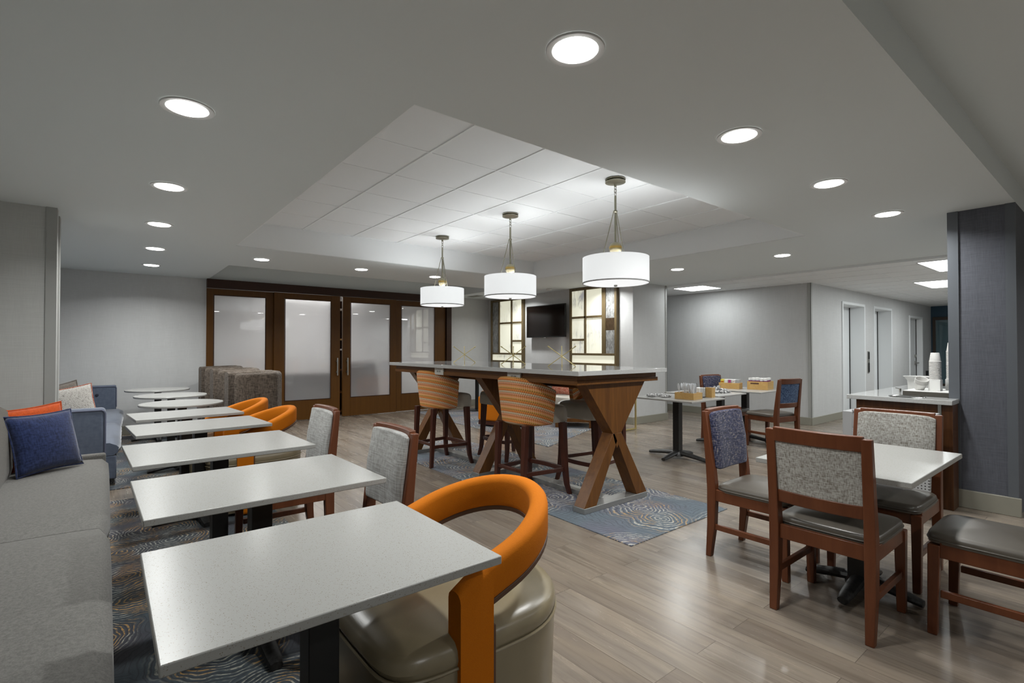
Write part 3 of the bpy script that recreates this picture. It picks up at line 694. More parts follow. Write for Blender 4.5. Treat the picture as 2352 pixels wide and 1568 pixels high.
# ------------------------------------------------------------------ dining chairs (local: sitter looks toward +Y)
def chair(name, label, loc, rot, pad, panel, proto={}, group='wood-framed dining chairs'):
    key = (pad, panel)
    if key in proto: return dup(proto[key], None, loc, rot, label)
    t = thing(name, label, 'chair', loc, rot, group)
    # back legs rise into the posts
    for s_ in (-1, 1):
        g = G(); X = s_ * .205
        pts = [(-.225, 0, .036, .034), (-.205, .20, .044, .05), (-.20, .42, .046, .058), (-.21, .55, .044, .052), (-.25, .905, .042, .03)]
        rings = [[(X - wx / 2, y - wy / 2, z), (X + wx / 2, y - wy / 2, z), (X + wx / 2, y + wy / 2, z), (X - wx / 2, y + wy / 2, z)] for y, z, wx, wy in pts]
        g.loft(rings); g.put('leg', 'chairwood', t, .004)
        g = G().rect((s_ * .205, .235), .036, .036, 0, .41, 0, (s_ * .205, .225), (.048, .046)); g.put('leg', 'chairwood', t, .004)
        G().box(X - .011, X + .011, -.185, .205, .175, .208).put('stretcher', 'chairwood', t, .003)
    f = G(); f.box(-.183, .183, .212, .236, .355, .425); f.box(-.183, .183, -.212, -.19, .355, .425)
    f.box(-.222, -.198, -.175, .205, .355, .425); f.box(.198, .222, -.175, .205, .355, .425); f.put('seat_frame', 'chairwood', t, .003)
    G().dome(-.225, .225, -.18, .262, .418, .462, .022, corner=7).put('seat_cushion', 'seat', t)
    pip = [( .2255 * math.copysign(abs(math.cos(a)) ** (2 / 7), math.cos(a)), .041 + .2215 * math.copysign(abs(math.sin(a)) ** (2 / 7), math.sin(a)), .432) for a in [2 * PI * k / 48 for k in range(48)]]
    G().tube(pip, .004, 6, True).put('piping', 'seat', t)
    by = lambda z: -.21 - (z - .55) / .355 * .04
    def curved(z0, z1, y_off0, y_off1, wd, n=12, bow=.022, th0=0, rnd=0, cr=0):
        # slab across the back, bowed toward the rear, leaning with the posts
        rings = []
        for i in range(n + 1):
            u = -1 + 2 * i / n; x = u * wd / 2; b_ = -bow * (1 - u * u); ed = cr * (abs(u) ** 10)
            k = (1 - u ** 8) if rnd else 1
            rings.append([(x, by(z0) + b_ + y_off0, z0 + ed), (x, by(z0) + b_ + y_off1 * (.55 + .45 * k if rnd else 1), z0 + ed), (x, by((z0 + z1) / 2) + b_ + y_off1 * (.55 + .45 * k if rnd else 1) + (.012 if rnd else 0), (z0 + z1) / 2),
                          (x, by(z1) + b_ + y_off1 * (.55 + .45 * k if rnd else 1), z1 - ed), (x, by(z1) + b_ + y_off0, z1 - ed)])
        return G().loft(rings)
    curved(.845, .915, -.015, .017, .382).put('back_rail', 'chairwood', t, .004)
    curved(.540, .602, -.012, .017, .382).put('back_rail', 'chairwood', t, .004)
    curved(.602, .845, -.008, .014, .378).put('back_panel', panel, t)
    curved(.542, .897, .019, .052, .398, rnd=1, cr=.014).put('backrest_pad', pad, t, .012, seg=3)
    proto[key] = t; return t
chair('dining_chair', 'wooden dining chair seen from behind, with grey tweed back, nearest at right', (2.85, .96, 0), -PI / 2, 'gweave', 'gweave')
chair('dining_chair', 'navy tweed backed wooden chair left of the right-hand table', (3.18, 1.49, 0), PI, 'navyweave', 'blueweave')
chair('dining_chair', 'grey tweed backed chair between the right-hand table and the counter', (3.62, .965, 0), PI / 2, 'gweave', 'gweave')
chair('dining_chair', 'dark leather seated wooden chair cut by the right edge of the photo', (3.17, .375, 0), 0, 'gweave', 'gweave')
chair('dining_chair', 'dining chair showing its bright blue rear panel, before the grey wall corner', (6.88, 3.06, 0), R(-12), 'navyweave', 'blueweave')
chair('dining_chair', 'dining chair behind the breakfast tables, only its dark tweed top in view', (6.92, 3.74, 0), R(172), 'navyweave', 'blueweave')
chair('dining_chair', 'silver grey backed chair at the second table, right of the near orange chair', (.88, 2.345, 0), PI / 2, 'gvelvet', 'gweave')
chair('dining_chair', 'silver grey backed chair at the middle table, next to an orange tub chair', (.90, 3.42, 0), PI / 2, 'gvelvet', 'gweave')

# ------------------------------------------------------------------ orange tub chairs (local: sitter looks toward +Y)
def tub(label, loc, rot, proto=[None]):
    if proto[0]: return dup(proto[0], None, loc, rot, label)
    t = thing('tub_chair', label, 'chair', loc, rot, 'orange band-back tub chairs')
    # seat drum
    def plan(k, front=.44, n=44):
        o = []
        for i in range(n):
            a = 2 * PI * i / n; c_, s_ = math.cos(a), math.sin(a)
            if s_ >= 0: e = 2 / 6.0; o.append((k * .30 * math.copysign(abs(c_) ** e, c_), k * front * abs(s_) ** e))
            else: o.append((k * .30 * c_, k * .31 * s_))
        return o
    def ring(k, z): return [(x, y, z) for x, y in plan(k)]
    G().loft([ring(.90, .03), ring(.955, .12), ring(.975, .30), ring(.985, .385), ring(.98, .40)]).put('seat_base', 'beige', t)
    G().loft([ring(.98, .405), ring(1.0, .425), ring(.985, .45), ring(.94, .468), ring(.8, .482), ring(.5, .492), ring(.05, .495)]).put('seat_cushion', 'beige', t)
    G().tube([(x * 1.0, y * 1.0, .403) for x, y in plan(.995)], .005, 6, True).put('piping', 'beige', t)
    for sx in (-.2, .2):
        for sy in (-.2, .27): G().cyl((sx, sy), .02, 0, .035, 12).put('leg', 'black', t)
    # band: U from right front round the back to left front
    fr, hw, bk = .24, .31, .32
    path = [(hw, fr), (hw, fr - .06), (hw, fr - .115), (hw, fr - .1155), (hw, .05)]
    for i in range(1, 28):
        a = PI * i / 28; path.append((hw * math.cos(a), .05 - bk * math.sin(a) * 1.0))
    path += [(-hw, .05), (-hw, fr - .1155), (-hw, fr - .115), (-hw, fr - .06), (-hw, fr)]
    P = [Vector((*p, 0)) for p in path]; Ls = [0]
    for i in range(1, len(P)): Ls.append(Ls[-1] + (P[i] - P[i - 1]).length)
    T = Ls[-1]
    def top(t_):
        d = min(t_, 1 - t_) * T
        k = min(1, max(0, (d - .0) / (T / 2))); return -.035 * max(0, 1 - d / .10) + .645 + .160 * (math.sin(k * PI / 2)) ** 1.15
    def bot(t_):
        d = min(t_, 1 - t_) * T
        if d <= .1151: return .012
        return top(t_) - .125
    path2 = path[::-1]
    G().shell([(p[0], p[1]) for p in path2], .066, bot, top, rnd=.026).put('backrest_band', 'orange', t, ang=50)
    # brown underside trim following the band
    G().shell([(p[0] * .992, p[1]) for p in path2][3:-3], .060, lambda u: bot(.115 / T + .002 + u * (1 - .23 / T - .004)) - .008, lambda u: bot(.115 / T + .002 + u * (1 - .23 / T - .004)) + .010).put('band_trim', 'brownpipe', t, .003)
    for s_ in (-1, 1): G().box(min(s_ * .25, s_ * .309), max(s_ * .25, s_ * .309), fr - .125, fr - .114, .013, .49).put('post_trim', 'brownpipe', t, .002)
    proto[0] = t; return t
tub('big orange tub chair with beige leather seat in the foreground', (1.02, 1.51, 0), PI / 2)
tub('orange tub chair at the fourth table, right beside a grey-backed chair', (1.03, 4.66, 0), PI / 2)
tub('farther orange tub chair, beside the tweed high-back chairs', (1.01, 5.56, 0), PI / 2)

# ------------------------------------------------------------------ bar stools (local: sitter looks toward +Y)
def stool(label, loc, rot, proto=[None]):
    if proto[0]: return dup(proto[0], None, loc, rot, label)
    t = thing('bar_stool', label, 'stool', loc, rot, 'orange patterned bar stools at the tall table')
    for s_ in (-1, 1):
        rings = []
        for (x, y, z, w_) in ((s_ * .27, .245, 0, .034), (s_ * .255, .222, .10, .040), (s_ * .245, .21, .25, .046), (s_ * .235, .205, .45, .052), (s_ * .225, .20, .645, .058)):
            rings.append([(x - w_ / 2, y - w_ / 2, z), (x + w_ / 2, y - w_ / 2, z), (x + w_ / 2, y + w_ / 2, z), (x - w_ / 2, y + w_ / 2, z)])
        G().loft(rings).put('leg', 'stoolwood', t, .004)
        rings = []
        for (x, y, z, w_) in ((s_ * .185, -.23, 0, .036), (s_ * .185, -.22, .2, .042), (s_ * .185, -.20, .645, .052)):
            rings.append([(x - w_ / 2, y - w_ / 2, z), (x + w_ / 2, y - w_ / 2, z), (x + w_ / 2, y + w_ / 2, z), (x - w_ / 2, y + w_ / 2, z)])
        G().loft(rings).put('leg', 'stoolwood', t, .004)
        G().bar((s_ * .187, -.20, .225), (s_ * .243, .195, .225), .022, .035, (0, 0, 1)).put('stretcher', 'stoolwood', t, .003)
    fr_ = []
    for i in range(13):
        u = -1 + i / 6; fr_.append((u * .235, .225 + .03 * (1 - u * u)))
    G().shell(fr_, -.024, lambda u: .20, lambda u: .24).put('footrest', 'stoolwood', t, .003)
    G().box(-.165, .165, -.232, -.208, .235, .265).put('stretcher', 'stoolwood', t, .003)
    def sp(k, n=44):
        o = []
        for i in range(n):
            a = 2 * PI * i / n; c_, s_ = math.cos(a), math.sin(a)
            if s_ >= 0: e = 2 / 6.5; o.append((k * (.195 + .050 * min(1, s_ * 3)) * math.copysign(abs(c_) ** e, c_), .0 + k * .295 * abs(s_) ** e))
            else: o.append((k * .195 * c_, k * .19 * s_))
        return o
    G().loft([[(x, y, z) for x, y in sp(k)] for k, z in ((.985, .64), (1, .66), (1, .735), (.985, .76), (.95, .778), (.87, .788), (.6, .797), (.3, .80), (.03, .80))]).put('seat_cushion', 'stoolseat', t)
    path = [(.298, .055)]; path += [(.298, .0)]
    for i in range(1, 24):
        a = PI * i / 24; path.append((.298 * math.cos(a), -.01 - .250 * math.sin(a) ** .8))
    path += [(-.298, .0), (-.298, .055)]
    def zt(u):
        k = abs(u - .5) * 2; return 1.055 - .115 * k ** 2.2
    g = G(); prev = path[::-1]
    # flare the shell outward with height by building three stacked loops into rings
    N = len(prev); P = [Vector((*p, 0)) for p in prev]; Ls = [0]
    for i in range(1, N): Ls.append(Ls[-1] + (P[i] - P[i - 1]).length)
    rings = []; cen = Vector((0, 0, 0)); th_ = .05; hs = [0, .04, .3, .6, .85, .96, 1.0]
    for i, p in enumerate(P):
        d = (P[min(i + 1, N - 1)] - P[max(i - 1, 0)]).normalized(); nl = Vector((d.y, -d.x, 0))  # inward
        if nl.dot(-p) < 0: nl = -nl
        u = Ls[i] / Ls[-1]; a, b_ = .635, zt(u); ring = []
        for h_ in hs:
            fl = -.075 * (1 - h_) ** 1.2; inn = .018 if h_ in (0, 1.0) else 0
            q = p + nl * (inn - fl * .6); ring.append((q.x, q.y, a + (b_ - a) * h_))
        for h_ in hs[::-1]:
            inn = .018 if h_ in (0, 1.0) else 0; fl = -.075 * (1 - h_) ** 1.2
            q = p + nl * (th_ - inn - fl * .6); ring.append((q.x, q.y, a + (b_ - a) * h_))
        rings.append(ring)
    n = len(rings[0]); g.loft(rings)
    for i in range(N - 1):
        for j in range(n):
            fi = i * n + j; g.uv[fi] = [(Ls[v // n], g.v[v][2] - (zt(Ls[v // n] / Ls[-1]) - 1.0) * .8) for v in g.f[fi]]
    g.put('backrest', 'stool', t)
    proto[0] = t; return t
stool('near-side orange patterned bar stool, nearest to the viewer', (2.99, 3.475, 0), -PI / 2)
stool('near-side orange patterned bar stool at the left end of the tall table', (2.99, 5.02, 0), -PI / 2)
stool('bar stool on the far side of the tall table, behind the near X leg', (3.74, 3.37, 0), PI / 2)
stool('far-side bar stool whose seat shows between the two near-side stools', (3.80, 4.80, 0), PI / 2)

# ------------------------------------------------------------------ high back tweed chairs
def highback(label, y, proto=[None]):
    if proto[0]: return dup(proto[0], None, (1.30, y, 0), 0, label)
    t = thing('high_back_chair', label, 'chair', (1.30, y, 0), 0, 'tweed high-back chairs')
    path = [(-.17, -.27), (-.06, -.33), (.10, -.36), (.24, -.35), (.31, -.27), (.33, -.15), (.30, 0), (.33, .15), (.31, .27), (.24, .35), (.10, .36), (-.06, .33), (-.17, .27)]
    dense = []
    for i in range(len(path) - 1):
        for k in range(6):
            u = k / 6; dense.append((path[i][0] * (1 - u) + path[i + 1][0] * u, path[i][1] * (1 - u) + path[i + 1][1] * u))
    dense.append(path[-1])
    sc_, acc = [], 0.0
    for i, p in enumerate(dense):
        if i: acc += math.dist(p, dense[i - 1])
        q, r_ = dense[max(i - 1, 0)], dense[min(i + 1, len(dense) - 1)]; d = Vector((r_[0] - q[0], r_[1] - q[1])).normalized()
        o = .030 * abs(math.sin(PI * acc / .262)) ** .6; sc_.append((p[0] + d.y * o, p[1] - d.x * o))
    dense = sc_
    G().shell(dense, .11, lambda u: .06, lambda u: 1.035 - .02 * abs(u - .5) * 2, rnd=.045).put('backrest', 'boothf', t, ang=50)
    G().dome(-.22, .20, -.24, .24, .30, .46, .02, corner=5).put('seat_cushion', 'boothf', t)
    G().box(-.20, .18, -.23, .23, .06, .30).put('seat_base', 'boothf', t, .01)
    for sx in (-.1, .22):
        for sy in (-.25, .25): G().cyl((sx, sy), .018, 0, .07, 10).put('leg', 'black', t)
    proto[0] = t; return t
highback('nearest brown tweed high-back chair, before the frosted doors', 6.68)
highback('middle brown tweed high-back chair of the three', 7.78)
highback('farthest brown tweed high-back chair, touching the back wall corner', 8.88)

# ------------------------------------------------------------------ grey banquette sofa
sf = thing('banquette_sofa', 'long grey fabric banquette sofa filling the lower left', 'sofa', (0, 2.2, 0))
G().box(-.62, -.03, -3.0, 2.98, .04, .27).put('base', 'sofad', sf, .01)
G().box(-.62, .005, 2.985, 3.055, .04, .465).put('end_panel', 'sofa', sf, .018, seg=3)
for y0, y1 in ((1.0, 2.98), (-1.02, .995), (-3.0, -1.025)):
    g = G(); m_ = 10; rings = []
    prof = [(-.60, .272), (-.02, .272), (.015, .30), (.025, .36), (.02, .42), (-.02, .447), (-.12, .452), (-.35, .455), (-.60, .452)]
    for i in range(m_ + 1):
        u = i / m_; y = y0 + (y1 - y0) * u; k = .022 * (abs(2 * u - 1) ** 14)
        rings.append([(x - (k if x > 0 else 0), y, z - (k if z > .4 else 0) + (k if z < .3 else 0)) for x, z in prof])
    g.loft(rings).put('seat_cushion', 'sofa', sf, ang=60)
for y0, y1 in ((.95, 2.98), (-1.05, .94), (-3.0, -1.06)):
    g = G(); rings = []
    prof = [(-.84, .30), (-.53, .30), (-.485, .50), (-.495, .76), (-.525, .87), (-.58, .91), (-.70, .915), (-.80, .86), (-.86, .6)]
    for i in range(9):
        u = i / 8; y = y0 + (y1 - y0) * u; k = .03 * (abs(2 * u - 1) ** 10)
        rings.append([(x + (-k if x > -.7 else k) * .6, y, z - (k if z > .6 else 0)) for x, z in prof])
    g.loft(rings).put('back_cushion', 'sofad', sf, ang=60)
for yy in (-2.5, -.5, 1.5, 2.8): G().box(-.10, -.05, yy - .03, yy + .03, 0, .04).put('leg', 'black', sf)

def pillow(name, label, loc, size, rot, mat, pipe=None, t_=.14, group=None):
    t = thing(name, label, 'cushion', loc, 0, group); t.rotation_euler = rot
    n = 16; w_, h_ = size; g = G(); V = []
    for sgn in (1, -1):
        for i in range(n + 1):
            for j in range(n + 1):
                u, v = -1 + 2 * i / n, -1 + 2 * j / n
                th = (max(0, (1 - u ** 2)) ** .45) * (max(0, (1 - v ** 2)) ** .45)
                px = u * (1 - .075 * (1 - v * v) * abs(u) ** 3); py = v * (1 - .075 * (1 - u * u) * abs(v) ** 3)
                V.append((px * w_ / 2, sgn * th * t_ / 2, py * h_ / 2 + h_ / 2))
    F = []; m_ = (n + 1) ** 2
    for k in (0, m_):
        for i in range(n):
            for j in range(n):
                a = k + i * (n + 1) + j; F.append((a, a + 1, a + n + 2, a + n + 1))
    g.add(V, F); o = g.put('cover', mat, t, ang=80)
    wd = o.modifiers.new('weld', 'WELD'); wd.merge_threshold = .0005
    edge = []
    for i in range(n): edge.append((-1 + 2 * i / n, -1))
    for i in range(n): edge.append((1, -1 + 2 * i / n))
    for i in range(n): edge.append((1 - 2 * i / n, 1))
    for i in range(n): edge.append((-1, 1 - 2 * i / n))
    pts = [(u * (1 - .075 * (1 - v * v) * abs(u) ** 3) * w_ / 2, 0, v * (1 - .075 * (1 - u * u) * abs(v) ** 3) * h_ / 2 + h_ / 2) for u, v in edge]
    G().tube(pts, .006, 6, True).put('piping', pipe or mat, t)
    return t
pillow('throw_pillow', 'navy corded square pillow leaning on the grey sofa', (-.285, 4.70, .462), (.42, .41), (R(-16), R(-1), R(40)), 'navy', None, .15)
pillow('throw_pillow', 'plain orange red pillow right behind the navy one', (-.37, 4.90, .46), (.44, .44), (R(-12), R(-4), R(34)), 'rust')
pillow('throw_pillow', 'coral woven pillow at the back of the grey sofa', (-.56, 4.55, .46), (.38, .40), (R(-6), R(4), R(78)), 'coral')

# ------------------------------------------------------------------ blue sofa
bs = thing('blue_sofa', 'slate blue velvet sofa beyond the column, with a tufted far side', 'sofa', (0, 5.97, 0)); SL = 3.53
G().box(-.72, .085, .12, SL - .14, .07, .29).put('base', 'bluesofa', bs, .01)
G().box(-.86, .0, 0, .115, .07, .755).put('armrest', 'bluesofa', bs, .03, seg=3)
G().box(-.86, .12, SL - .13, SL, .07, .765).put('armrest', 'bluesofa', bs, .02, seg=3)
G().box(-.96, -.80, .115, SL - .13, .07, .79).put('backrest', 'bluesofa', bs, .025, seg=3)
prof = [(-.80, .292), (.08, .292), (.115, .32), (.12, .365), (.10, .405), (.05, .43), (-.35, .44), (-.80, .435)]
for c0, c1 in ((.12, 1.72), (1.725, SL - .135)):
    g = G(); rings = []
    for i in range(13):
        u = i / 12; y = c0 + (c1 - c0) * u; k = .02 * (abs(2 * u - 1) ** 12) + .003 * math.sin(u * 40); dx = .10 * (y / SL) ** 1.5
        rings.append([(x + (dx if x > 0 else 0) - (k if x > 0 else 0), y, z - (k if z > .38 else 0)) for x, z in prof])
    g.loft(rings).put('seat_cushion', 'bluesofa', bs, ang=60)
G().tube([(-.84, .0, .735), (-.03, .0, .735), (-.012, .0, .725), (-.003, .0, .705), (-.003, .0, .08)], .008, 8).put('piping', 'bluepipe', bs)
G().tube([(-.80, SL - .13, .745), (.10, SL - .13, .745), (.118, SL - .13, .73), (.12, SL - .13, .45)], .007, 8).put('piping', 'bluepipe', bs)
btn = flat('button navy', (.012, .014, .03, 1), .7)
for x in (-.10, -.42):
    o = G().lathe([(.001, -.01), (.018, -.006), (.020, 0), (.016, .006), (.001, .008)], n=14).put('tuft_button', btn, bs); o.location = (x, SL - .134, .63); o.rotation_euler = (PI / 2, 0, 0)
for x, y in ((-.7, .1), (-.02, .1), (-.7, SL - .1), (.0, SL - .1)): G().cyl((x, y), .02, 0, .07, 12).put('leg', 'black', bs)
pillow('throw_pillow', 'ivory patterned pillow on the blue sofa', (-.27, 6.80, .445), (.50, .47), (R(-14), R(-9), R(12)), 'ivory', 'coral')
pillow('throw_pillow', 'dark taupe pillow behind the ivory one on the blue sofa', (-.36, 7.10, .445), (.50, .48), (R(-10), R(-12), R(20)), 'taupe')

# ------------------------------------------------------------------ lounge pieces behind the tall table
lc = thing('lounge_chair', 'low orange upholstered lounge chair on dark wood base, behind the tall table', 'chair', (5.35, 6.75, 0), R(18))
G().box(-.38, .38, -.36, .36, .03, .10).put('base', 'stoolwood', lc, .006)
G().dome(-.30, .30, -.35, .30, .10, .40, .02, corner=7).put('seat_cushion', 'orange', lc)
G().box(-.40, -.30, -.37, .36, .10, .50).put('armrest', 'orange', lc, .03, seg=3); G().box(.30, .40, -.37, .36, .10, .50).put('armrest', 'orange', lc, .03, seg=3)
G().box(-.30, .30, .26, .38, .10, .58).put('backrest', 'orange', lc, .03, seg=3)
for x in (-.3, .3):
    for y in (-.3, .3): G().cyl((x, y), .02, 0, .03, 10).put('leg', 'black', lc)
ot = thing('ottoman', 'grey tufted ottoman on a walnut frame behind the nearest far-side stool', 'ottoman', (6.18, 5.98, 0), R(38))
f = G(); f.box(-.30, .30, -.30, -.25, .10, .16); f.box(-.30, .30, .25, .30, .10, .16); f.box(-.30, -.25, -.25, .25, .10, .16); f.box(.25, .30, -.25, .25, .10, .16); f.put('frame', 'tablewood', ot, .003)
for x in (-.275, .275):
    for y in (-.275, .275): G().box(x - .028, x + .028, y - .028, y + .028, 0, .10).put('leg', 'tablewood', ot, .003)
G().dome(-.30, .30, -.30, .30, .16, .40, .03, corner=6).put('cushion', 'gvelvet', ot)
bn = thing('lounge_bench', 'pale grey upholstered bench along the wall under the television', 'bench', (6.66, 7.7, 0))
G().dome(-.30, .30, -1.5, 1.1, .12, .43, .015, corner=9).put('seat', 'stoolseat', bn)
G().box(.16, .32, -1.5, 1.1, .12, .86).put('backrest', 'sofa', bn, .03, seg=3)
for y in (-1.4, 1.0):
    for x in (-.22, .22): G().box(x - .02, x + .02, y - .02, y + .02, 0, .13).put('leg', 'black', bn)
pillow('throw_pillow', 'coral pink pillow on the pale bench beneath the television', (6.58, 6.75, .445), (.36, .34), (R(-12), 0, R(-55)), 'coral')
lt = thing('lounge_table', 'round white table with black post seen under the tall table', 'table', (6.05, 8.7, 0))
G().lathe([(.30, .685), (.305, .69), (.305, .70), (.30, .705)], n=36).put('tabletop', 'quartz2', lt)
G().cyl((0, 0), .04, .03, .685).put('column', 'black', lt); G().lathe([(.2, .006), (.2, .02), (.04, .035)], n=28).put('base_plate', 'black', lt)
st = thing('side_table', 'slim brass C-frame side table at the wall end behind the X leg', 'side table', (6.62, 5.22, 0))
f = G(); r_ = .012
for y in (-.14, .14):
    f.box(-.012, .012, y - r_, y + r_, .006, .56)
    f.box(-.30, -.012, y - r_, y + r_, .006, .03)
f.box(-.30, .012, -.14, .14, .545, .56); f.put('frame', 'brass', st, .002)
G().box(-.32, .03, -.17, .17, .56, .575).put('tabletop', 'quartz2', st, .003)

# ------------------------------------------------------------------ serving counter beside the blue column
ct = thing('counter_cabinet', 'dark wood serving counter cabinet beside the blue column', 'cabinet', (5.3, 1.02, 0))
G().box(0, 1.85, 0.0, .60, .08, .845).put('body', 'counterwood', ct, .003)
G().box(.04, 1.8, .03, .56, 0, .08).put('toe_kick', 'black', ct)
G().box(-.012, 0, -.0, .022, .08, .845).put('edge_strip', 'steel', ct)
G().box(-.0, .18, -.07, 0, .0, .845).put('side_filler', 'counterwood', ct, .003)
wt = tag(G().prism([(5.25, .945), (5.495, .945), (5.495, 1.02), (7.20, 1.02), (7.20, 1.68), (5.25, 1.68)], .847, .885).put('worktop', 'quartz2', bevel=.003), 'pale quartz worktop lying on the serving counter', 'worktop')
ht = thing('metal_bin_cabinet', 'grey perforated metal cabinet standing in front of the serving counter', 'cabinet', (4.97, 1.28, 0))
G().box(-.10, .10, -.27, .24, .02, .64).put('body', 'perf', ht, .004)
G().box(-.10, .10, .24, .31, .02, .775).put('side_panel', 'heater', ht, .004)
G().box(-.102, .10, -.27, .24, .64, .775).put('top_panel', 'heater', ht, .004)
G().box(-.115, .12, -.29, .235, .777, .795).put('lid', 'perf', ht, .003)
G().box(-.09, .09, -.26, .30, 0, .02).put('plinth', 'black', ht)
# sink cutlery and cups on the counter
WT = .885
sk = thing('counter_ring', 'flat chrome ring set in the worktop before the cup tray', 'chute ring', (5.395, 1.27, WT))
G().lathe([(.115, .0005), (.13, .004), (.12, .007), (.10, .004), (.095, .001)], n=40, caps=False).put('rim', 'chrome', sk); G().lathe([(.096, .0006), (.001, .0015)], n=40).put('opening', 'black', sk)
tr2 = thing('cup_tray', 'dark bronze tray with white top holding the cup stacks', 'tray', (5.54, 1.015, WT))
G().box(0, .50, 0, .32, .001, .040).put('body', 'tray_d', tr2, .003); G().box(.005, .495, .005, .315, .040, .044).put('top_panel', 'paper', tr2)
def cuphold(x, y, z, label, n, hcup=.082, r=.042):
    t = thing('cup_holder', 'white square cup holder ' + label, 'cup holder', (x, y, z)); G().box(-.043, .043, -.043, .043, 0, .098).put('body', 'paper', t, .003)
    k = None
    for i in range(n):
        if i == 0: k = G().lathe([(r * .70, hcup), (r * .74, hcup - .002), (r * .98, .007), (r * 1.05, .005), (r * 1.05, 0), (r * .97, 0), (r * .68, hcup - .006)], n=20).put('paper_cup', 'cupw'); k.location = (x, y, z + .099); q = k
        else: q = k.copy(); COL.objects.link(q); q.location = (x, y, z + .099 + i * .0128)
        tag(q, '%s white paper cup in the upside-down stack %s' % ('topmost' if i == n - 1 else 'stacked', label), 'cup', 'upside-down paper cups stacked ' + label)
    return t
cuphold(5.72, 1.142, WT + .044, 'left of the counter tray', 13)
cuphold(5.93, 1.062, WT + .044, 'at the edge of the blue column', 20)
bc = thing('paper_bowl_stack', 'tipped short stack of white paper bowls left of the cup stacks', 'bowls', (5.70, 1.252, WT + .050)); bc.rotation_euler = (R(16), R(-22), 0)
for i in range(5):
    o = G().lathe([(.034, .002), (.046, .062), (.049, .064), (.049, .068), (.045, .067), (.033, .006)], n=28).put('bowl', 'cupw', bc); o.location = (0, 0, i * .0095)
ba = tag(G().lathe([(.10, 0), (.105, .10), (.135, .14), (.14, .142), (.13, .14), (.10, .105)], n=30).put('serving_dish', 'paper'), 'wide white dish behind the paper bowls on the counter', 'dish'); ba.location = (6.25, 1.36, WT)
tap = thing('chrome_spigot', 'small chrome tap just left of the paper bowls', 'tap', (5.90, 1.44, WT))
G().cyl((0, 0), .009, 0, .035, 14).put('body', 'chrome', tap); G().tube([(0, 0, .03), (-.01, .035, .038)], .005).put('lever', 'chrome', tap)
cm = tag(G().box(16.50, 16.66, DY - .03, DY - .001, .60, .72).put('wall_box', 'tvb', bevel=.004), 'small dark box on the far wall, seen above the counter dish', 'wall box')
# elevator call plate
ec = thing('elevator_call_plate', 'narrow dark call button plate between the two elevator doors', 'call plate', (12.12, DY, 1.02))
G().box(-.05, .05, -.012, -.001, -.22, .22).put('plate', 'steel', ec, .002)
G().box(-.045, .045, -.016, -.012, -.20, -.02).put('sign', 'darkslot', ec); G().box(-.045, .045, -.016, -.012, .06, .20).put('sign', 'darkslot', ec)
for z in (.0, .035): G().rect((0, -.016), .03, .008, z - .012 + .005, z + .012 + .003).put('button', 'chrome', ec, .002)

# ------------------------------------------------------------------ breakfast supplies
def open_box(label, x, y, sx, sy, h, rot, slot=False, z=TH):
    t = thing('bamboo_box', label, 'box', (x, y, z), rot, 'bamboo boxes on the breakfast tables'); w_ = .008
    f = G(); f.box(-sx / 2, sx / 2, -sy / 2, -sy / 2 + w_, 0, h); f.box(-sx / 2, sx / 2, sy / 2 - w_, sy / 2, 0, h)
    f.box(-sx / 2, -sx / 2 + w_, -sy / 2 + w_, sy / 2 - w_, 0, h); f.box(sx / 2 - w_, sx / 2, -sy / 2 + w_, sy / 2 - w_, 0, h); f.box(-sx / 2 + w_, sx / 2 - w_, -sy / 2 + w_, sy / 2 - w_, 0, .006)
    f.put('body', 'bamboo', t, .0015)
    if slot: G().box(-sx / 2 - .0015, -sx / 2 + .001, -.02, .09, h * .68, h * .84).put('hand_slot', 'brownpipe', t)
    return t
b1 = open_box('low bamboo box full of white plastic cutlery, nearest on the breakfast tables', 5.235, 3.27, .20, .235, .075, R(3))
cut = []
rnd = random.Random(3)
g0 = None
for i in range(34):
    x = 5.235 + rnd.uniform(-.075, .075); y = 3.27 + rnd.uniform(-.09, .09); L_ = rnd.uniform(.12, .155)
    if g0 is None:
        g = G(); g.loft([[(-.003, -.001, 0), (.003, -.001, 0), (.003, .001, 0), (-.003, .001, 0)], [(-.004, -.001, .09), (.004, -.001, .09), (.004, .001, .09), (-.004, .001, .09)],
                         [(-.017, -.001, .125), (.017, -.001, .125), (.017, .001, .125), (-.017, .001, .125)], [(-.016, -.001, .155), (.016, -.001, .155), (.016, .001, .155), (-.016, .001, .155)], [(-.006, -.001, .172), (.006, -.001, .172), (.006, .001, .172), (-.006, .001, .172)]])
        o = g.put('plastic_spoon', 'plastic'); g0 = o
    else: o = g0.copy(); COL.objects.link(o)
    o.location = (x, y, TH + .007); o.rotation_euler = (rnd.uniform(-.12, .12), rnd.uniform(-.12, .12), rnd.uniform(0, 3))
    tag(o, 'white plastic spoon standing in the low bamboo cutlery box', 'spoon', 'plastic spoons in the cutlery box')
nh = thing('napkin_holder', 'black wire napkin holder with white napkins beside the cutlery box', 'napkin holder', (5.49, 3.29, TH), R(0))
G().box(-.065, .065, -.045, .045, .008, .115).put('napkins', 'paper', nh, .002)
for yy in (-.055, .055):
    for xx in (-.03, .03):
        G().tube([(xx - .016, yy, .004), (xx - .016, yy, .15), (xx - .010, yy, .162), (xx, yy, .167), (xx + .010, yy, .162), (xx + .016, yy, .15), (xx + .016, yy, .004)], .002, 6).put('wire_loop', 'black', nh)
for xx in (-.046, -.014, .014, .046): G().tube([(xx, -.055, .004), (xx, .055, .004)], .002, 6).put('base_wire', 'black', nh)
b2 = open_box('small upright bamboo box beside the napkin holder', 5.60, 3.22, .085, .10, .115, R(3))
b3 = open_box('bamboo box with tea cartons on the farthest breakfast table', 7.07, 3.735, .17, .28, .085, R(12))
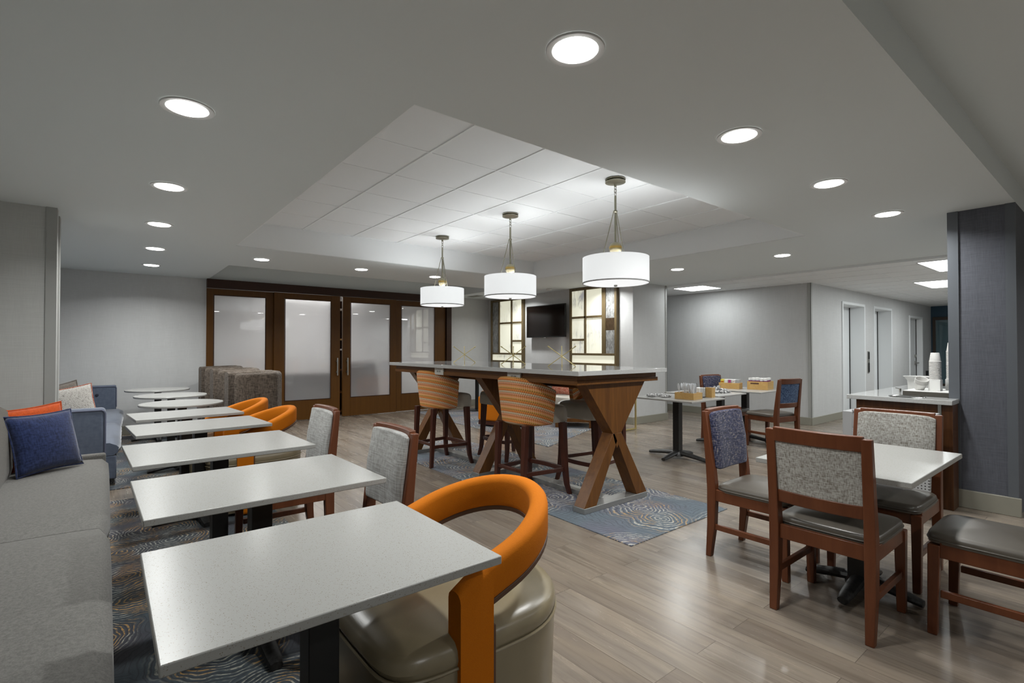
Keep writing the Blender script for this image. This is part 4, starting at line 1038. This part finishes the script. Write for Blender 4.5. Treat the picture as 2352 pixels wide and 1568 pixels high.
b4 = open_box('largest bamboo box, filled with small jars, on the farthest breakfast table', 7.27, 3.40, .30, .27, .115, R(10), True)
for k, (yy, m_, lab) in enumerate(((.10, 'yellow', 'yellow tea carton at the left end of the tea box'), (.05, 'paper', 'plain white tea carton next to the yellow one'), (0, 'magenta', 'magenta and white tea carton in the middle of the tea box'), (-.055, 'paper', 'white tea carton with a red mark'), (-.105, 'heater', 'grey tea carton at the right end of the tea box'))):
    t = thing('tea_carton', lab, 'tea carton', (7.07 - math.sin(R(12)) * yy, 3.735 + yy, TH + .007), R(12), 'tea cartons in the bamboo box')
    G().box(-.05, .05, -.023, .023, 0, .125).put('box', 'paper' if m_ == 'magenta' else m_, t, .001)
    if m_ == 'magenta': G().box(-.0515, -.050, -.019, .019, .075, .12).put('print', 'magenta', t)
    if k == 0: G().box(-.0515, -.050, -.017, .017, .085, .098).put('print', 'rust', t)
    if k == 3: G().bar((-.0512, .015, .09), (-.0512, -.015, .11), .004, .001, (1, 0, 0)).put('print', 'rust', t)
g0 = None
for i in range(5):
    for j in range(4):
        x = 7.26 + (-.10 + .055 * j) - .17 * (-.10 + .05 * i); y = 3.40 + (-.10 + .05 * i) + .15 * (-.10 + .055 * j)
        if g0 is None:
            t = thing('creamer_jar', 'small clear jar with plum label and white lid, in the largest bamboo box', 'jar', (x, y, TH + .060), 0, 'small jars in the bamboo box'); g0 = t
            G().lathe([(.018, 0), (.021, .015), (.021, .075), (.019, .08)], n=16).put('body', 'plastic', t); G().lathe([(.0213, .03), (.0213, .068)], n=16, caps=False).put('label_band', 'purple', t); G().lathe([(.022, .081), (.022, .098), (.012, .10)], n=16).put('lid', 'paper', t)
        else: t = dup(g0, None, (x, y, TH + .060 + rnd.uniform(-.004, .006)), rnd.uniform(0, 3))
def heap(name, label, cx, cy, rx, ry, n, h, grp):
    g0 = None
    for i in range(n):
        a = rnd.uniform(0, 2 * PI); q = rnd.random() ** .5; x = cx + math.cos(a) * q * rx; y = cy + math.sin(a) * q * ry; z = TH + .012 + (1 - q) * h * rnd.uniform(.3, 1)
        if g0 is None:
            g = G(); g.lathe([(.001, -.026), (.011, -.022), (.006, -.015), (.014, -.008), (.016, 0), (.014, .008), (.006, .015), (.011, .022), (.001, .026)], n=7); o = g.put(name, 'foil'); g0 = o
        else: o = g0.copy(); COL.objects.link(o)
        o.location = (x, y, z); o.rotation_euler = (PI / 2 + rnd.uniform(-.3, .3), rnd.uniform(0, 3), rnd.uniform(0, 6)); tag(o, label, 'wrapped candy', grp)
heap('wrapped_mint', 'silvery wrapped mint in the flat heap left of the cutlery box', 5.20, 3.64, .13, .15, 42, .02, 'wrapped mints left of the cutlery box')
heap('wrapped_mint', 'silvery wrapped mint in the tall heap on the middle breakfast table', 6.30, 3.53, .15, .17, 84, .085, 'wrapped mints heaped on the middle breakfast table')
